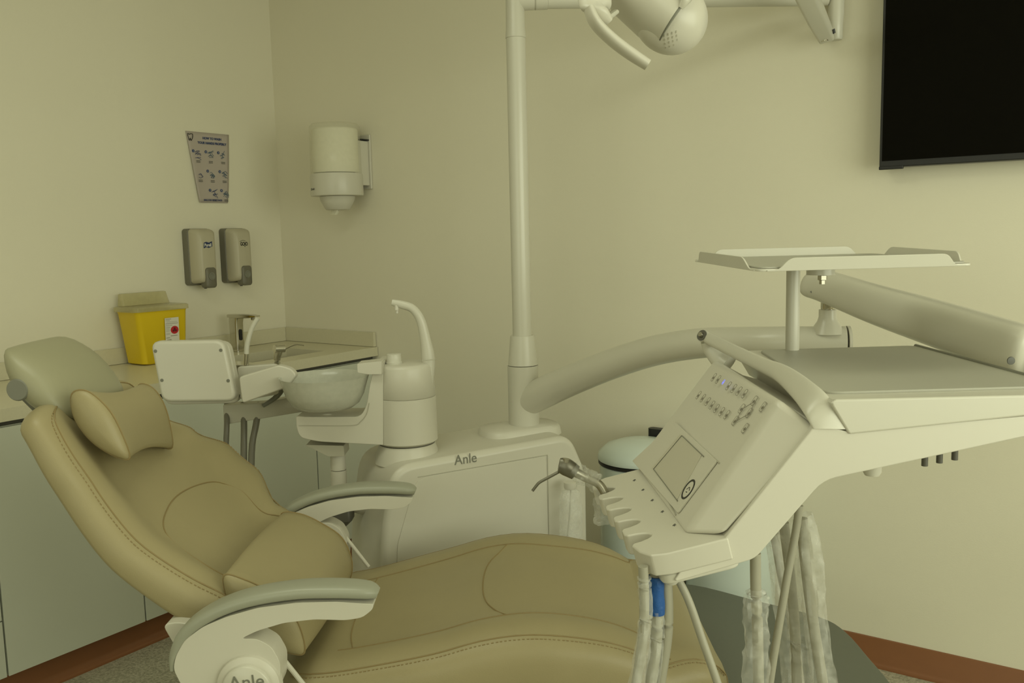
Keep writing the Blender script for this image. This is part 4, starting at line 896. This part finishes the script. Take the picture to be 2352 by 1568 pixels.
# ------------------------------------------------------------------ doctor-side syringe in its holder
ds = thing('air_water_syringe', 'steel syringe with bent nozzle and wrapped handle in the delivery table holder', 'syringe', tuple(P(1360, 1105, 1.655)))
s1, s2 = P(1300, 1075, 1.66), P(1372, 1108, 1.655)
mk('syringe_head', tube([P(1284, 1068, 1.66), P(1300, 1072, 1.66), P(1322, 1085, 1.66)], [(.010, .014), (.0145, .017), (.0125, .0145)], 20, 5), DSTL, ds, sm=60)
mk('syringe_button', cyl(P(1300, 1062, 1.655), P(1301, 1053, 1.655), .0062, 16), STL, ds)
mk('syringe_nozzle', tube([P(1286, 1082, 1.66), P(1260, 1096, 1.66), P(1240, 1107, 1.66), P(1232, 1115, 1.66), P(1223, 1127, 1.66)], .0028, 10, 5), DSTL, ds, sm=60)
mk('syringe_handle', tube([P(1318, 1082, 1.66), P(1345, 1096, 1.66), P(1376, 1112, 1.655), P(1392, 1140, 1.65), P(1398, 1175, 1.65)], [.0095, .0088, .0085, .008, .0075], 18, 5), STL, ds, sm=60)
def crinkle(pts, r, name, par, seed=0, n=20, sm_=10, amp=.18, material=None):
    g = tube(pts, r, n, sm_); rnd = random.Random(seed); V = [Vector(v) for v in g[0]]; nr = len(V)//n
    ph = [rnd.uniform(0, 6.28) for _ in range(6)]
    for i in range(nr):
        c = sum(V[i*n:(i+1)*n], Vector())/n; aa = .5+.5*math.sin(i*.9+ph[5])
        for k in range(n):
            a = 2*PI*k/n
            f = 1+amp*(.5*math.sin(3*a+ph[0]+i*.35)+.4*math.sin(5*a+ph[1]-i*.6)+.5*aa*math.sin(7*a+ph[2])+rnd.uniform(-.45, .45))
            V[i*n+k] = c+(V[i*n+k]-c)*f
    return mk(name, (V, g[1]), material or SLEEVE, par, sm=28)
crinkle([P(1316, 1072, 1.66), P(1332, 1088, 1.66), P(1352, 1098, 1.66), P(1374, 1110, 1.655)], [.015, .017, .0165, .018], 'plastic_wrap', ds, 1)
crinkle([P(1378, 1140, 1.65), P(1386, 1170, 1.65), P(1394, 1196, 1.65)], [.012, .019, .022], 'plastic_wrap', ds, 2)

# ------------------------------------------------------------------ hoses under the delivery table
def hose(lab, pts, r, sl=None, tape=None, nm='instrument_hose', group=None):
    P3 = [P(*q) for q in pts]; P3[-1] = P(pts[-1][0], pts[-1][1]+30, pts[-1][2]); e_ = P3[-1]
    P3 += [e_+Vector((.008, -.01, -.12)), e_+Vector((.035, -.02, -.165)), e_+Vector((.065, -.02, -.13)), e_+Vector((.072, -.02, -.06))]
    t = thing(nm, lab, 'hose', tuple(P3[0]))
    mk('hose', tube(P3, r, 16, 8), HOSE, t, sm=60)
    if sl:
        for i, (pp_, rr) in enumerate(sl): crinkle([P(*q) for q in pp_], rr, 'plastic_sleeve', t, hash(lab) % 97 if 0 else len(lab)+i*7, n=22, sm_=9)
    if tape: crinkle([P(*q) for q in tape[0]], tape[1], 'blue_tape', t, 5, amp=.05, material=BLUE)
hose('sleeved hose at the far left below the delivery table, leftmost of the bundle', [(1477, 1300, 1.29), (1480, 1380, 1.29), (1476, 1470, 1.29), (1456, 1600, 1.29)], .0075, [([(1480, 1325, 1.29), (1483, 1400, 1.29), (1477, 1480, 1.29), (1456, 1600, 1.29)], [.0105, .0095, .0105, .013])])
hose('hose with blue tape under the delivery table front corner', [(1507, 1315, 1.32), (1510, 1400, 1.32), (1506, 1480, 1.32), (1490, 1600, 1.32)], .0095, [([(1506, 1400, 1.32), (1505, 1480, 1.32), (1488, 1600, 1.32)], [.0115, .013, .0135])], ([(1506, 1322, 1.32), (1507, 1365, 1.32), (1508, 1408, 1.32)], [.0125, .0125, .0130]))
hose('bare grey hose right beside the blue-taped one', [(1530, 1322, 1.33), (1533, 1400, 1.33), (1530, 1470, 1.33), (1510, 1600, 1.33)], .0092)
hose('bare grey hose slanting down to the right over the chair foot end', [(1552, 1320, 1.33), (1580, 1375, 1.32), (1610, 1460, 1.31), (1668, 1610, 1.29)], .0062)
hose('short straight hose with a clear sleeve on its lower part', [(1735, 1270, 1.35), (1736, 1350, 1.35), (1740, 1450, 1.35), (1745, 1610, 1.35)], .0085, [([(1736, 1352, 1.35), (1737, 1372, 1.35), (1737, 1430, 1.35), (1737, 1500, 1.35), (1736, 1610, 1.35)], [.0095, .018, .0185, .019, .021])])
hose('thin bare hose slanting down to the left across the sleeved hoses', [(1836, 1160, 1.50), (1826, 1230, 1.50), (1802, 1360, 1.49), (1760, 1610, 1.47)], .0068)
hose('sleeved hose nearest the bins, leftmost of the right bundle', [(1778, 1225, 1.72), (1797, 1330, 1.72), (1822, 1450, 1.72), (1846, 1610, 1.72)], .0088, [([(1775, 1225, 1.72), (1790, 1330, 1.72), (1812, 1450, 1.72), (1822, 1610, 1.72)], [.015, .018, .020, .022])])
hose('sleeved hose in the middle of the right bundle behind the thin bare hose', [(1800, 1200, 1.62), (1815, 1320, 1.62), (1826, 1450, 1.62), (1833, 1610, 1.62)], .0095, [([(1803, 1195, 1.62), (1825, 1320, 1.62), (1835, 1450, 1.62), (1840, 1610, 1.62)], [.018, .021, .020, .022])])
hose('sleeved hose at the far right of the bundle against the wall', [(1842, 1190, 1.575), (1850, 1290, 1.575), (1868, 1430, 1.575), (1900, 1610, 1.575)], .0098, [([(1848, 1180, 1.575), (1862, 1290, 1.575), (1874, 1430, 1.575), (1896, 1610, 1.575)], [.014, .022, .020, .024])])
